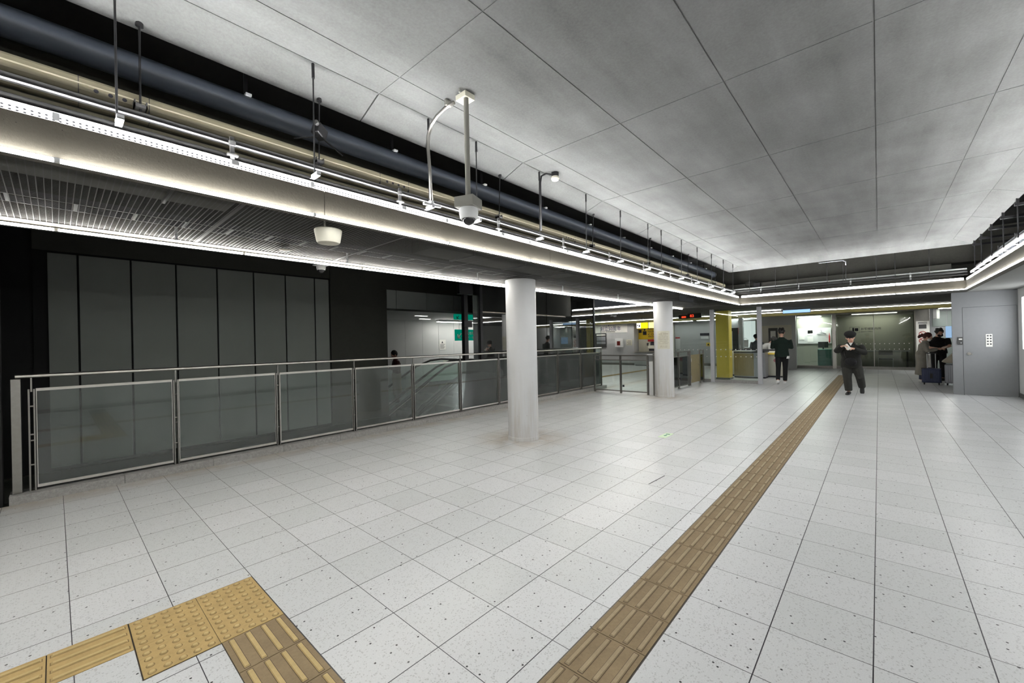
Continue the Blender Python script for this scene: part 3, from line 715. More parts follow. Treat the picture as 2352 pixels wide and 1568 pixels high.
# channel rail with bright lip
o = thing('channel_rail', 'dark steel channel rail with a bright lower lip above the long row of upper tubes', 'rail', (4, 3.12, 2.82))
MB().box(-5.9, 13.3, 3.10, 3.14, 2.822, 2.852).build('channel', M['rubber'], o); MB().box(-5.9, 13.3, 3.094, 3.102, 2.816, 2.822).build('lip', M['bright'], o)
o = thing('conduit_pipe', 'grey conduit lying along the back of the long row of upper tubes', 'pipe', (4, 3.1, 2.74))
MB().cyl((-5.9, 3.12, 2.745), (13.3, 3.12, 2.745), .016, n=12).build('pipe', M['rubber'], o, smooth=True, autos=.6)
x = -5.2; b = None
for i in range(15):
    x = .78+1.24*(i-4)
    if x > 13: break
    o = thing('tube_bracket', 'small steel stand carrying the joint of two upper tubes on the long fascia', 'bracket', (x, 3.06, 2.7), 'tube brackets on the long fascia')
    b = MB(); b.box(x-.012, x+.012, 3.075, 3.09, 2.70, 2.86); b.box(x-.03, x+.03, 3.06, 3.10, 2.735, 2.745); b.cyl((x, 3.08, 2.80), (x, 3.08, 2.83), .02, n=8); b.build('stand', M['tray2'], o)
    MB().box(x-.02, x+.02, 3.014, 3.029, 2.66, 2.69).build('clip', M['bright'], o)
for i, x in enumerate([-3.2, -2.1, -.9, .24, 1.276, 2.296, 2.89, 3.931, 4.988, 6.013, 7.05, 7.65, 8.71, 9.70, 10.76, 11.78, 12.73]):
    o = thing('hanger_rod', 'black threaded rod dropping from the ceiling fold to an arm over the tubes', 'rod', (x, 3.01, 3.55), 'rods from the ceiling fold')
    MB().cyl((x, 3.02, 3.545), (x, 3.03, 2.74), .0055, n=8).build('rod', M['blackmetal'], o)
    MB().cyl((x, 3.02, 3.555), (x, 3.02, 3.44), .011, n=8).build('socket', M['blackmetal'], o)
    b = MB(); b.box(x-.004, x+.026, 2.985, 2.99, 2.735, 2.758); b.box(x-.004, x+.026, 2.985, 3.30, 2.735, 2.739); b.box(x-.004, x+.002, 2.99, 3.08, 2.739, 2.758); b.build('arm', M['bright'], o)
for i, x in enumerate([-1.6, .365, 1.425, 3.503, 5.611, 7.739, 9.879, 12.03]):
    o = thing('hanger_rod', 'black rod from the sloping slab edge to a clamp on the beige cable duct', 'rod', (x, 3.29, 3.45), 'rods to the beige cable duct')
    MB().cyl((x, 3.27, 3.46), (x, 3.30, 2.90), .006, n=8).build('rod', M['blackmetal'], o); MB().cyl((x, 3.27, 3.47), (x, 3.272, 3.44), .02, n=10).build('anchor', M['blackmetal'], o)
    b = MB(); b.box(x-.03, x+.03, 3.27, 3.333, 2.955, 2.975); b.box(x-.03, x-.024, 3.27, 3.333, 2.955, 2.995); b.box(x+.024, x+.03, 3.27, 3.333, 2.955, 2.995); b.build('clamp', M['tray2'], o)
# dark floodlight beside the duct
o = thing('floodlight', 'small black floodlight box on braces in front of the blue-grey duct', 'floodlight', (1.40, 3.2, 3.15))
R_ = Matrix.Rotation(.5, 3, 'Z') @ Matrix.Rotation(.35, 3, 'Y')
MB().obox((1.40, 3.22, 3.17), (.10, .07, .09), R_).build('housing', M['blackmetal'], o, bevel=.008); MB().cyl((1.36, 3.17, 3.20), (1.345, 3.155, 3.205), .018, n=14).build('lens', M['tray2'], o)
b = MB(); b.bar((1.39, 3.22, 3.13), (1.24, 3.30, 3.09), .012, .006); b.bar((1.42, 3.22, 3.13), (1.62, 3.30, 3.08), .012, .006); b.build('brace', M['blackmetal'], o)
# ================================================================ camera on pole
M['polegrey'] = plain('pole_grey_paint', (.2, .195, .17), .5)
X0, Y0 = 2.272, 2.481
o = thing('security_camera', 'white dome security camera on a long grey pole hung from the concrete ceiling', 'camera', (X0, Y0, 3.55))
b = MB(); b.box(X0-.035, X0+.07, Y0-.03, Y0+.09, 3.50, 3.545); b.build('mount', M['cream'], o, bevel=.003)
MB().cyl((X0, Y0, 3.505), (X0, Y0, 2.68), .021, n=24).build('pole', M['polegrey'], o, smooth=True, autos=.6)
R_ = Matrix.Rotation(math.radians(20), 3, 'Z')
MB().obox((X0, Y0, 2.64), (.17, .17, .085), R_).build('junction_box', M['polegrey'], o, bevel=.005)
MB().lathe([(.076, 0), (.079, -.03), (.073, -.075), (.066, -.085)], (X0, Y0-.002, 2.597), 40).build('camera_housing', M['white'], o, smooth=True, autos=.7)
MB().ell((X0, Y0-.002, 2.515), (.055, .055, .052)).build('dome', plain('smoked_dome', (.02, .02, .022), .08), o, smooth=True)
b = MB(); b.cyl((X0-.07, Y0+.0, 3.55), (X0-.07, Y0+.0, 3.52), .008); b.cyl((X0+.07, Y0+.03, 3.55), (X0+.07, Y0+.03, 3.51), .008); b.build('bolt', M['steel'], o)
o = thing('conduit_pipe', 'bent steel conduit running from the camera pole mount down to the tubes', 'pipe', (2.25, 2.9, 3.5))
pts = [(2.235, 2.59, 3.495), (2.24, 2.70, 3.50), (2.25, 2.83, 3.485), (2.262, 2.93, 3.45), (2.275, 2.995, 3.38), (2.285, 3.02, 3.28), (2.30, 3.02, 3.1), (2.31, 3.02, 2.79)]
MB().tube(pts, .0155, 14).build('pipe', M['darksteel'], o, smooth=True)
b = MB(); b.cyl((2.31, 3.02, 2.80), (2.31, 3.02, 2.77), .024, n=12); b.bar((2.21, 3.0, 2.755), (2.40, 3.0, 2.765), .02, .02); b.build('coupling', M['bright'], o)
b = MB(); b.box(2.21, 2.27, 2.66, 2.68, 3.50, 3.55); b.build('strap', M['steel'], o)
# detector with conduit
o = thing('smoke_detector', 'small cream ceiling detector fed by a bent black conduit', 'detector', (4.09, 2.9, 3.55))
cx, cy = 4.09, 2.90
MB().cyl((cx, cy, 3.548), (cx, cy, 3.50), .045, n=28).build('base', M['blackmetal'], o, smooth=True, autos=.6); MB().lathe([(.044, 3.50), (.05, 3.475), (.04, 3.455), (.02, 3.447)], (cx, cy, 0), 28).build('head', M['cream'], o, smooth=True, autos=.6)
MB().tube([(cx-.03, cy+.01, 3.515), (cx-.09, cy+.07, 3.53), (cx-.13, cy+.11, 3.50), (cx-.14, cy+.12, 3.42), (cx-.145, cy+.12, 2.84)], .011, 10).build('conduit', M['blackmetal'], o, smooth=True)
# things under the mesh ceiling
o = thing('wifi_antenna', 'white bowl shaped antenna hung below the mesh ceiling in front of the well', 'antenna', (1.48, 3.25, 2.4))
MB().lathe([(.098, 2.425), (.103, 2.42), (.101, 2.40), (.088, 2.33), (.080, 2.318), (.05, 2.312)], (1.465, 3.25, 0), 48).build('shell', M['cream'], o, smooth=True, autos=.7)
MB().cyl((1.44, 3.25, 2.42), (1.44, 3.25, 2.50), .008).build('stem', M['steel'], o)
o = thing('dome_camera', 'small white dome camera under the fascia tube above the panelled well wall', 'camera', (2.10, 4.86, 2.45))
MB().box(2.03, 2.17, 4.80, 4.93, 2.446, 2.46).build('plate', M['white'], o); MB().lathe([(.05, 2.446), (.052, 2.42), (.045, 2.395)], (2.10, 4.865, 0), 28).build('camera_housing', M['white'], o, smooth=True, autos=.7)
MB().ell((2.10, 4.865, 2.395), (.038, .038, .036)).build('dome', MATS['smoked_dome'], o, smooth=True)
o = thing('ceiling_speaker', 'flat white ring speaker above the mesh ceiling', 'speaker', (1.52, 4.33, 2.45))
MB().lathe([(.05, 2.456), (.052, 2.45), (.03, 2.446)], (1.52, 4.33, 0), 32).build('ring', M['cream'], o, smooth=True, autos=.7)
o = thing('air_duct', 'rectangular grey duct lying above the mesh ceiling behind the first tubes', 'duct', (.5, 3.6, 2.7))
MB().box(-2.0, .95, 3.56, 3.98, 2.62, 2.85).build('casing', M['darkconc'], o, bevel=.004)
b = MB(); [b.box(x, x+.02, 3.54, 4.0, 2.6, 2.87) for x in (-1.2, -.3, .55)]; b.build('flange', M['tray2'], o)
o = thing('air_duct', 'second grey duct above the mesh ceiling closer to the first round column', 'duct', (4, 3.9, 2.7))
MB().box(2.9, 5.9, 3.75, 4.2, 2.6, 2.85).build('casing', M['darkconc'], o, bevel=.004); b = MB(); [b.box(x, x+.02, 3.73, 4.22, 2.58, 2.87) for x in (3.5, 4.5, 5.5)]; b.build('flange', M['tray2'], o)
o = thing('cable_ladder', 'long steel cable ladder lying just above the mesh ceiling', 'cable ladder', (4, 4.2, 2.52))
b = MB(); b.box(-5, 13, 4.0, 4.012, 2.49, 2.53); b.box(-5, 13, 4.2, 4.212, 2.49, 2.53); b.build('side_rail', M['tray2'], o)
b = MB(); [b.box(-5+.3*k, -4.98+.3*k, 4.01, 4.2, 2.49, 2.50) for k in range(60)]; b.build('rung', M['tray2'], o)
o = thing('sprinkler_pipe', 'thin white sprinkler pipe with drop heads above the mesh ceiling', 'pipe', (4, 4.42, 2.5))
b = MB(); b.cyl((-5, 4.42, 2.56), (13, 4.42, 2.56), .014, n=10); b.build('pipe', M['tray2'], o)
for x in (.7, 2.2, 4.2, 6.4, 8.6): MB().lathe([(.012, 2.56), (.01, 2.44), (.018, 2.43), (.004, 2.425)], (x, 4.42, 0), 12).build('sprinkler_head', M['bright'], o)
# ================================================================ services above the cross fascia
for i, (z, xx, r, mt, lab) in enumerate(((2.93, 13.72, .02, 'bright', 'bright steel pipe running above the cross fascia, topmost of the pipes there'), (2.86, 13.66, .03, 'tray2', 'thick dark pipe above the cross fascia under the bright pipe'), (2.79, 13.6, .013, 'tray2', 'thin dark conduit lying just above the cross fascia tubes'))):
    o = thing('service_pipe', lab, 'pipe', (xx, 1, z)); MB().cyl((xx, -1.5, z), (xx, 4.6, z), r, n=14).build('pipe', M[mt], o, smooth=True, autos=.6)
    for y in (-.6, .5, 1.6, 2.5): MB().cyl((xx, y, z), (xx, y+.03, z), r*1.35, n=14).build('coupling', M['bright'], o); MB().box(xx-.01, xx+.01, y, y+.02, S+.06, z).build('stand', M['tray2'], o)
for y in (2.8, 2.15, 1.63, .99, .66, .02, -.32, -.9):
    o = thing('hanger_rod', 'thin black rod hanging in front of the dark void over the cross fascia', 'rod', (13.6, y, 3.5), 'rods over the cross fascia')
    MB().cyl((13.6, y, 3.56), (13.6, y, 2.8), .006, n=6).build('rod', M['blackmetal'], o)
o = thing('junction_box', 'small black box with a looped cable at the corner above the cross fascia', 'box', (13.9, 2.75, 3.0))
MB().box(13.98, 14.1, 2.6, 2.78, 2.96, 3.1).build('casing', M['blackmetal'], o); MB().tube([(13.9, 2.78, 3.0), (13.88, 2.95, 3.02), (13.88, 2.98, 3.12), (13.9, 2.85, 3.16), (13.9, 2.7, 3.1)], .01, 6).build('cable', M['rubber'], o)
o = thing('conduit_pipe', 'pale conduit clipped under the rear ceiling edge and dropping to the cross fascia', 'pipe', (13.5, .7, 3.4))
MB().tube([(13.52, 1.15, 3.41), (13.52, .66, 3.41), (13.52, .60, 3.37), (13.52, .60, 3.28)], .011, 8).build('pipe', M['silver'], o, smooth=True); MB().cyl((13.52, .60, 3.28), (13.52, .60, 2.9), .007, n=6).build('cable', M['blackmetal'], o)
o = thing('air_duct', 'long plain sheet duct in the dark void behind the cross fascia', 'duct', (14.3, 1.3, 3.0))
MB().box(14.1, 14.6, -1.3, 4.4, S+.075, 3.12).build('casing', M['voidconc'], o, bevel=.004)
# ================================================================ services above the fascia by the grey door
o = thing('air_duct', 'big silver insulated duct above the fascia that leads to the grey door', 'duct', (8, -2.1, 3.0))
b = MB(); b.box(-5, 13.0, -2.75, -1.85, 2.72, 3.22); b.hexa([(13.0,-2.75,2.72),(13.0,-1.85,2.72),(13.7,-2.0,2.6),(13.7,-2.7,2.6),(13.0,-2.75,3.22),(13.0,-1.85,3.22),(13.7,-2.0,2.95),(13.7,-2.7,2.95)][:4]+[(13.0,-2.75,3.22),(13.0,-1.85,3.22),(13.7,-2.0,2.95),(13.7,-2.7,2.95)])
b.build('casing', concrete('foil_wrap', (.36, .38, .43), .3, 3, .45, False, 12), o, bevel=.03)
for x in (-1, 1.5, 4, 6.5, 8.3, 9.9, 11.4, 12.8):
    b = MB(); b.box(x, x+.03, -2.77, -1.83, 2.70, 3.24); b.build('band', M['tray2'], o)
for i, x in enumerate((5.8, 6.7, 7.6, 8.5, 9.46, 10.4, 11.35, 12.32, 13.1)):
    o = thing('strut_hanger', 'black strut with a hanging rod over the silver insulated duct', 'bracket', (x, -1.6, 3.4), 'struts over the silver duct')
    MB().box(x-.02, x+.02, -2.8, -1.52, 3.34, 3.38).build('strut', M['blackmetal'], o)
    b = MB(); b.cyl((x, -1.55, 3.46), (x, -1.55, 2.78), .008, n=6); b.cyl((x, -2.78, 3.98), (x, -2.78, 3.34), .008, n=6); b.build('rod', M['blackmetal'], o)
    MB().box(x-.015, x+.015, -1.565, -1.535, 3.36, 3.47).build('bracket', M['blackmetal'], o)
o = thing('cable_ladder', 'white cable ladder over the tubes of the fascia by the grey door', 'cable ladder', (6, -1.6, 2.8))
b = MB(); b.box(-5, 13.3, -1.52, -1.505, 2.79, 2.83); b.box(-5, 13.3, -1.75, -1.735, 2.79, 2.83); b.build('side_rail', M['bright'], o)
for k in range(28): 
    x = -3+.6*k; MB().box(x, x+.05, -1.735, -1.52, 2.79, 2.80).build('rung', M['bright'], o)
o = thing('service_pipe', 'dark pipe running above the white cable ladder', 'pipe', (6, -1.62, 2.93)); MB().cyl((-5, -1.60, 2.93), (13.3, -1.60, 2.93), .022, n=12).build('pipe', M['tray2'], o, smooth=True, autos=.6)
# ================================================================ tactile paving
def bar_block(cx, cy, along, mats):
    b = MB(); h = .145; b.mat(0).box(cx-h, cx+h, cy-h, cy+h, 0, .003)
    b.mat(1)
    for k in range(4):
        q = (-.1087+.0725*k); L = .132
        def P(u, v, z): return (cx+u, cy+v, z) if along == 'x' else (cx+v, cy+u, z)
        w0, w1 = .0120, .0088
        b.mat(2); a_ = P(-L-.004, q-w0-.002, 0); c_ = P(L+.004, q+w0+.002, 0); b.box(min(a_[0], c_[0]), max(a_[0], c_[0]), min(a_[1], c_[1]), max(a_[1], c_[1]), .002, .0034); b.mat(1)  # dark strip paints the shade along the edges of each bar
        b.hexa([P(-L, q-w0, .003), P(L, q-w0, .003), P(L, q+w0, .003), P(-L, q+w0, .003), P(-L+.006, q-w1, .0085), P(L-.006, q-w1, .0085), P(L-.006, q+w1, .0085), P(-L+.006, q+w1, .0085)])
    return b
def dot_block(cx, cy):
    b = MB(); h = .1425; b.mat(0).box(cx-.1462, cx+.1462, cy-h, cy+h, 0, .003)
    b.mat(2)
    for i in range(5):
        for j in range(5): b.lathe([(.0175, .003), (.0170, .0034)], (cx-.114+.057*i, cy-.114+.057*j, 0), 12)  # dark discs paint a shade ring at the foot of each dome
    b.mat(1)
    for i in range(5):
        for j in range(5):
            b.lathe([(.0145, .003), (.0105, .008), (.005, .0088)], (cx-.114+.057*i, cy-.114+.057*j, 0), 12)
    return b
M['barshade'] = plain('bar_edge_shade', (.12, .08, .05), .9); M['barshade2'] = plain('bar_edge_shade2', (.25, .17, .07), .9)  # painted edge shade for the brown and the yellow blocks
PB = 0.2945
GL = 'ribbed brown tactile block in the long guide strip leading to the gates'
GG = 'bar blocks of the long guide strip'
first = bar_block(1.549-PB/2, .995, 'x', None).build('tactile_block', [M['tactile_brown'], M['tactile_bar'], M['barshade']], bevel=0)
tag(first, GL, 'tactile paving', GG)
for k in list(range(-9, 0))+list(range(1, 62)):
    c = first.copy(); c.location.x = PB*k; COL.objects.link(c)
m2 = [M['tactile_yellow'], M['tactile_yellow_bar'], M['barshade2']]
dots = [(.3975, 2.947, 'yellow dotted tactile block where the strip from the wall end meets the corner'), (.3975, 2.661, 'yellow dotted tactile block at the inner tip of the corner, beside white tiles'), (.6925, 2.947, 'yellow dotted tactile block at the outer point of the corner'), (.6925, 2.661, 'yellow dotted tactile block next to the ribbed blocks that turn away')]
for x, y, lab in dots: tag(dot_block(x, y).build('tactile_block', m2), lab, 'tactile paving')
f2 = bar_block(.6935, 2.368, 'y', None).build('tactile_block', [M['tactile_brown'], M['tactile_yellow_bar'], M['barshade']]); tag(f2, 'ribbed brown tactile block of the short strip below the dotted corner', 'tactile paving', 'bar blocks leading out of the dotted corner')
for k in range(1, 12):
    c = f2.copy(); c.location.y = -PB*k; COL.objects.link(c)
    if abs(2.368-PB*k-.995) < .3: bpy.data.objects.remove(c)
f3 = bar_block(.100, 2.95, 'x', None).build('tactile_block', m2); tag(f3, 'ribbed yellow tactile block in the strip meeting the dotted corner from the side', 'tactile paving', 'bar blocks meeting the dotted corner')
for k in range(1, 6):
    c = f3.copy(); c.location.x = -PB*k; COL.objects.link(c)
f4 = f3.copy(); COL.objects.link(f4); f4.location = (12.2-.1, 8.4725-2.95, 0); f4['label'] = 'ribbed yellow tactile block in the strip on the floor beyond the low glass gate'; f4['group'] = 'bar blocks beyond the low glass gate'
for k in range(1, 31):
    c = f4.copy(); c.location.x = 12.1+PB*k; COL.objects.link(c)
# floor sticker
o = thing('floor_sign', 'small pale green emergency exit sign set flush in the floor tiles', 'sign', (6.32, 2.49, 0))
MB().box(6.14, 6.49, 2.43, 2.55, 0, .003).build('plate', plain('exit_plate', (.7, .85, .62), .5), o)
b = MB(); b.prism([(6.25, 2.49), (6.30, 2.46), (6.30, 2.52)], 'z', .003, .004); b.box(6.30, 6.34, 2.482, 2.498, .003, .004); b.box(6.38, 6.42, 2.46, 2.52, .003, .004); b.build('pictogram', M['green'], o)
o = tag(MB().bar((4.08, 1.80, .0015), (4.44, 1.775, .0015), .006, .002).build('floor_scuff', M['ink']), 'thin dark scuff streak on the white tiles beside the guide strip', 'scuff mark')

# ================================================================ banner wall and fare area
o = thing('banner', 'white anniversary banner with navy lettering on the grey wall beyond the low gate', 'banner', (22.6, 12, 2.2))
MB().box(22.58, 22.598, 11.07, 13.8, 1.935, 2.44).build('cloth', M['paper'], o)
text('創立50周年', .28, (22.576, 12.86, 2.08), '-x', M['inkblue'], o); text('えがおを 運んで つなぐ', .09, (22.576, 12.72, 2.345), '-x', M['inkblue'], o); text('株式会社 鉄道整備事業団', .09, (22.576, 12.86, 1.975), '-x', M['ink'], o)
o = thing('leaflet_rack', 'narrow rack of grey leaflets and a dark board below the banner', 'rack', (22.58, 12.6, 1.5))
MB().box(22.56, 22.598, 12.45, 13.2, 1.04, 1.92).build('backboard', M['tray2'], o)
for z0, z1, m_ in ((1.46, 1.71, 'silver'), (1.26, 1.42, 'silver'), (1.78, 1.86, 'paper')): MB().box(22.54, 22.56, 12.50, 13.1, z0, z1).build('leaflet', M[m_], o)
o = thing('wall_box', 'white wall box with a dark red window below the banner', 'cabinet', (22.5, 11.55, 1.3))
MB().box(22.42, 22.598, 11.33, 11.80, 1.06, 1.56).build('casing', M['white'], o, bevel=.01); MB().box(22.41, 22.42, 11.46, 11.66, 1.17, 1.42).build('window', plain('dark_red', (.16, .02, .015), .3), o)
o = thing('notice', 'small cream notice beside the white wall box', 'notice', (22.59, 10.95, 1.3))
MB().box(22.59, 22.598, 10.78, 11.15, 1.16, 1.50).build('sheet', M['cream'], o); b = MB(); [b.box(22.586, 22.589, 10.84, 11.1-(k % 2)*.05, 1.2+.07*k, 1.218+.07*k) for k in range(4)]; b.build('print', M['tray2'], o)
o = thing('fare_sign', 'big yellow fare adjustment wall sign with black pictogram and lettering', 'sign', (23.2, 9.8, 1.9))
MB().box(23.16, 23.19, 8.7, 10.64, 1.50, 2.44).build('board', plain('sign_yellow', (.62, .42, .01), .5), o)
b = MB(); b.box(23.153, 23.16, 10.44, 10.62, 1.88, 2.06); b.box(23.153, 23.16, 10.14, 10.36, 1.75, 1.97); b.cyl((23.16, 10.25, 2.05), (23.153, 10.25, 2.05), .055, n=16); b.bar((23.156, 10.36, 1.93), (23.156, 10.46, 1.90), .035, .006); b.build('pictogram', M['ink'], o)
text('精算・チャージ', .13, (23.152, 10.07, 2.07), '-x', M['ink'], o); text('Fare Adjustment', .135, (23.152, 10.07, 1.90), '-x', M['ink'], o); text('IC Charge', .16, (23.152, 10.07, 1.72), '-x', M['ink'], o); text('精算機 充值机 정산기', .07, (23.152, 10.04, 1.62), '-x', M['ink'], o)
for y0, y1, lab in ((7.40, 7.89, 'lit yellow and white hanging sign with black pictogram over the fare sign'), (6.85, 7.36, 'pale yellow lit hanging sign partly behind the round column with the notice')):
    o = thing('hanging_sign', lab, 'sign', (17, (y0+y1)/2, 2.1)); b = MB(); b.box(17, 17.06, y0, y1, 1.97, 2.22); b.build('casing', M['signyellow'] if y0 > 7 else emit('pale_lit', (1, .82, .3), .5), o, bevel=.01)
    if y0 > 7:
        MB().box(16.995, 17.0, 7.70, y1-.005, 1.98, 2.21).build('white_field', M['signwhite'], o); b = MB(); b.cyl((16.994, 7.84, 2.11), (16.99, 7.84, 2.11), .025, n=12); b.box(16.99, 16.994, 7.73, 7.78, 2.04, 2.12); b.build('pictogram', M['ink'], o)
    MB().cyl((17.03, (y0+y1)/2, 2.22), (17.03, (y0+y1)/2, S), .012).build('hanger', M['blackmetal'], o)
o = thing('fare_machine', 'red and white fare machine with dark screen standing behind the steel counter', 'machine', (22.95, 9.4, 0))
MB().prism([(22.78, 0), (23.12, 0), (23.12, 1.40), (22.98, 1.40), (22.86, 1.12), (22.78, 1.0)], 'y', 9.0, 9.92).build('body', M['cream'], o, bevel=.01)
MB().box(22.86, 23.13, 8.97, 9.95, 1.36, 1.48).build('canopy', M['red'], o); MB().obox((22.90, 9.45, 1.24), (.02, .7, .2), Matrix.Rotation(math.radians(22), 3, 'Y')).build('screen', M['ink'], o); MB().box(22.77, 22.78, 9.1, 9.85, .83, .95).build('tray', M['ink'], o)
o = thing('counter', 'low steel counter with a bright top edge in front of the fare sign', 'counter', (22.45, 9.6, 0))
MB().box(22.25, 22.7, 8.62, 10.5, .03, .74).build('body', M['wallgrey'], o); MB().box(22.2, 22.74, 8.6, 10.56, .745, .785).build('top', M['steel'], o); MB().box(22.27, 22.68, 8.66, 10.46, 0, .03).build('plinth', M['ink'], o)
o = thing('wall_cabinet', 'cream cabinet doors below the fare sign with a small grey label', 'cabinet', (23.17, 10.2, .7))
for y in (10.28, 9.93): MB().box(23.12, 23.19, y, y+.34, 0, 1.48).build('door', M['cream'], o, bevel=.003)
MB().box(23.11, 23.12, 9.98, 10.12, 1.12, 1.28).build('label_plate', M['tray2'], o)
o = thing('security_camera', 'small white camera under the dark ceiling in front of the banner', 'camera', (14.4, 7.55, 2.4))
MB().lathe([(.06, S-.002), (.06, 2.40), (.04, 2.38)], (14.4, 7.55, 0), 24).build('camera_housing', M['white'], o, smooth=True, autos=.6); MB().ell((14.4, 7.55, 2.375), (.035, .035, .035)).build('dome', M['ink'], o, smooth=True); MB().box(14.36, 14.42, 7.6, 7.72, 2.41, 2.45).build('arm', M['white'], o)
# far grey wall things
o = thing('led_sign', 'dark train board with red digits hanging beyond the round column, the smaller lit one', 'sign', (17, 5.7, 2.3))
MB().box(17.2, 17.28, 5.3, 6.15, 2.30, 2.445).build('casing', M['tray2'], o, bevel=.005); MB().box(17.19, 17.2, 5.85, 6.02, 2.34, 2.40).build('digits', M['signred'], o)
o = thing('led_sign', 'dark train board with large red digits hanging close to the grey post', 'sign', (17, 5.2, 2.3))
MB().box(16.2, 16.28, 4.95, 5.45, 2.27, 2.445).build('casing', M['tray2'], o, bevel=.005); text('83', .15, (16.19, 5.36, 2.30), '-x', M['signred'], o, 'digits')
o = thing('wall_display', 'black display over a white panel on the far grey wall', 'display', (23.35, 6.9, 1.7))
MB().box(23.35, 23.395, 6.76, 7.22, 1.63, 1.76).build('screen', M['ink'], o); MB().box(23.36, 23.395, 6.79, 7.18, 1.45, 1.59).build('panel', M['white'], o)
o = thing('wall_sticker', 'small yellow warning sticker on the far grey wall', 'sticker', (23.38, 6.8, 1.2)); MB().box(23.385, 23.395, 6.72, 6.92, 1.06, 1.24).build('sheet', M['yellow'], o)
b = MB(); b.prism([(6.76, 1.10), (6.88, 1.10), (6.82, 1.20)], 'x', 23.38, 23.384); b.build('symbol', M['ink'], o)
o = thing('fire_hose_sign', 'white strip notice with red head on the far wall beside the round column', 'notice', (23.38, 8.4, 1.4)); MB().box(23.385, 23.395, 8.3, 8.55, .92, 1.56).build('sheet', M['white'], o); MB().box(23.38, 23.384, 8.3, 8.55, 1.5, 1.57).build('header', M['red'], o)
# ================================================================ staffed gate counter and ticket gates
o = thing('gate_counter', 'curved gate counter with tan front panel and black top behind the glass partition', 'counter', (17, 3.7, 0))
def arc(x, y0, y1, bulge, n=12): return [(x-bulge*math.sin(PI*i/n), y0+(y1-y0)*i/n) for i in range(n+1)]
front = arc(16.95, 3.05, 4.05, .12)
MB().prism(front+[(17.5, 4.05), (17.5, 3.05)], 'z', .05, .93).build('body', M['silver'], o); MB().prism([(x-.012, y) for x, y in front if y > 3.37]+[(17.1, 4.062), (17.1, 3.38)], 'z', .08, .90).build('front_panel', M['tan'], o)
MB().prism([(x-.04, y) for x, y in front]+[(17.55, 4.08), (17.55, 3.02)], 'z', .93, .975).build('top', M['blackmetal'], o); MB().prism([(x-.02, y) for x, y in front[5:]]+[(17.3, 4.05), (17.3, 3.4)], 'z', .975, .99).build('top_pad', M['white'], o)
MB().prism(front+[(17.5, 4.05), (17.5, 3.05)], 'z', 0, .05).build('plinth', M['ink'], o)
for i, (x, lab) in enumerate(((17.75, 'ticket gate machine with pink side panel next to the gate counter'), (18.75, 'ticket gate machine with the blue oval end, behind the one beside the counter'), (19.75, 'ticket gate machine with pale yellow flap, furthest row towards the far wall'))):
    o = thing('ticket_gate', lab, 'ticket gate', (x, 3.15, 0))
    y = 3.18-.0*i
    MB().prism([(x-.13, .05), (x+.13, .05), (x+.13, .9), (x+.08, .98), (x-.08, .98), (x-.13, .9)], 'y', 2.62+.2*i, 4.3).build('body', M['cream'], o, bevel=.02)
    MB().box(x-.1, x+.1, 2.66+.2*i, 4.28, .975, .995).build('top', M['ink'], o)
    MB().ell((x-.12, 2.80+.2*i, .62), (.02, .12, .09)).build('end_cap', M['blue'] if i == 1 else (plain('pink', (.5, .2, .22), .5) if i == 0 else M['yellow']), o, smooth=True)
    MB().box(x-.16, x-.1, 2.72+.2*i, 3.4, .83, .9).build('flap', M['yellow'], o, bevel=.01)
    MB().box(x-.12, x+.12, 2.66+.2*i, 4.28, 0, .05).build('base', M['ink'], o)
o = thing('office_window', 'bright white window of the staff booth behind the gate counter', 'window', (21.9, 4.6, 1.6))
MB().box(21.93, 21.99, 4.25, 4.95, .95, 2.3).build('frame', M['darksteel'], o); MB().box(21.92, 21.93, 4.30, 4.90, 1.0, 2.25).build('pane', emit('booth_glow', (.86, .93, .9), .24), o)
o = thing('office_window', 'lit cream booth wall with a dark framed door pane behind the ticket gates', 'window', (21.9, 3.5, 1.6))
MB().box(21.93, 21.99, 2.9, 4.1, .9, 2.0).build('frame', M['cream'], o); MB().box(21.91, 21.93, 3.42, 3.78, 1.1, 1.88).build('pane', M['tray2'], o); MB().box(21.90, 21.91, 3.5, 3.7, 1.45, 1.75).build('notice', M['paper'], o)
o = thing('door_unit', 'dark doorway with a pink tag beside the yellow column', 'door', (21.9, 5.1, 1)); MB().box(21.93, 21.995, 5.05, 5.5, 0, 1.95).build('leaf', M['tray2'], o); MB().box(21.92, 21.93, 5.28, 5.48, .9, 1.8).build('pane', M['white'], o); MB().box(21.92, 21.93, 4.96, 5.04, 1.65, 1.95).build('tag', M['red'], o)
o = thing('post', 'pale square post between the dark doorway and the white booth window', 'post', (21.5, 4.9, 0)); MB().box(21.4, 21.6, 4.72, 4.9, 0, S).build('shaft', M['wallgrey'], o)
o = thing('hand_sanitiser', 'sanitiser bottle and cloth on a pole standing by the staff booth', 'dispenser', (21.0, 4.75, 0)); MB().cyl((21.0, 4.75, 0), (21.0, 4.75, 1.0), .012).build('pole', M['steel'], o); MB().lathe([(.03, 1.0), (.03, 1.12), (.01, 1.15), (.01, 1.19)], (21.0, 4.75, 0), 16).build('bottle', M['white'], o, smooth=True); MB().lathe([(.13, 0), (.12, .015)], (21.0, 4.75, 0), 20).build('foot', M['ink'], o)
o = thing('message_board', 'small white board on a hook hanging in the booth window', 'board', (21.8, 4.75, 1.3)); MB().box(21.88, 21.90, 4.60, 4.86, 1.02, 1.36).build('sheet', M['paper'], o); b = MB(); b.bar((21.89, 4.60, 1.36), (21.89, 4.73, 1.46), .01, .01); b.bar((21.89, 4.86, 1.36), (21.89, 4.73, 1.46), .01, .01); b.build('hook', M['ink'], o)
o = thing('hanging_sign', 'blue-white lit sign box hung under the ceiling before the station office', 'sign', (17.4, 2.1, 2.35))
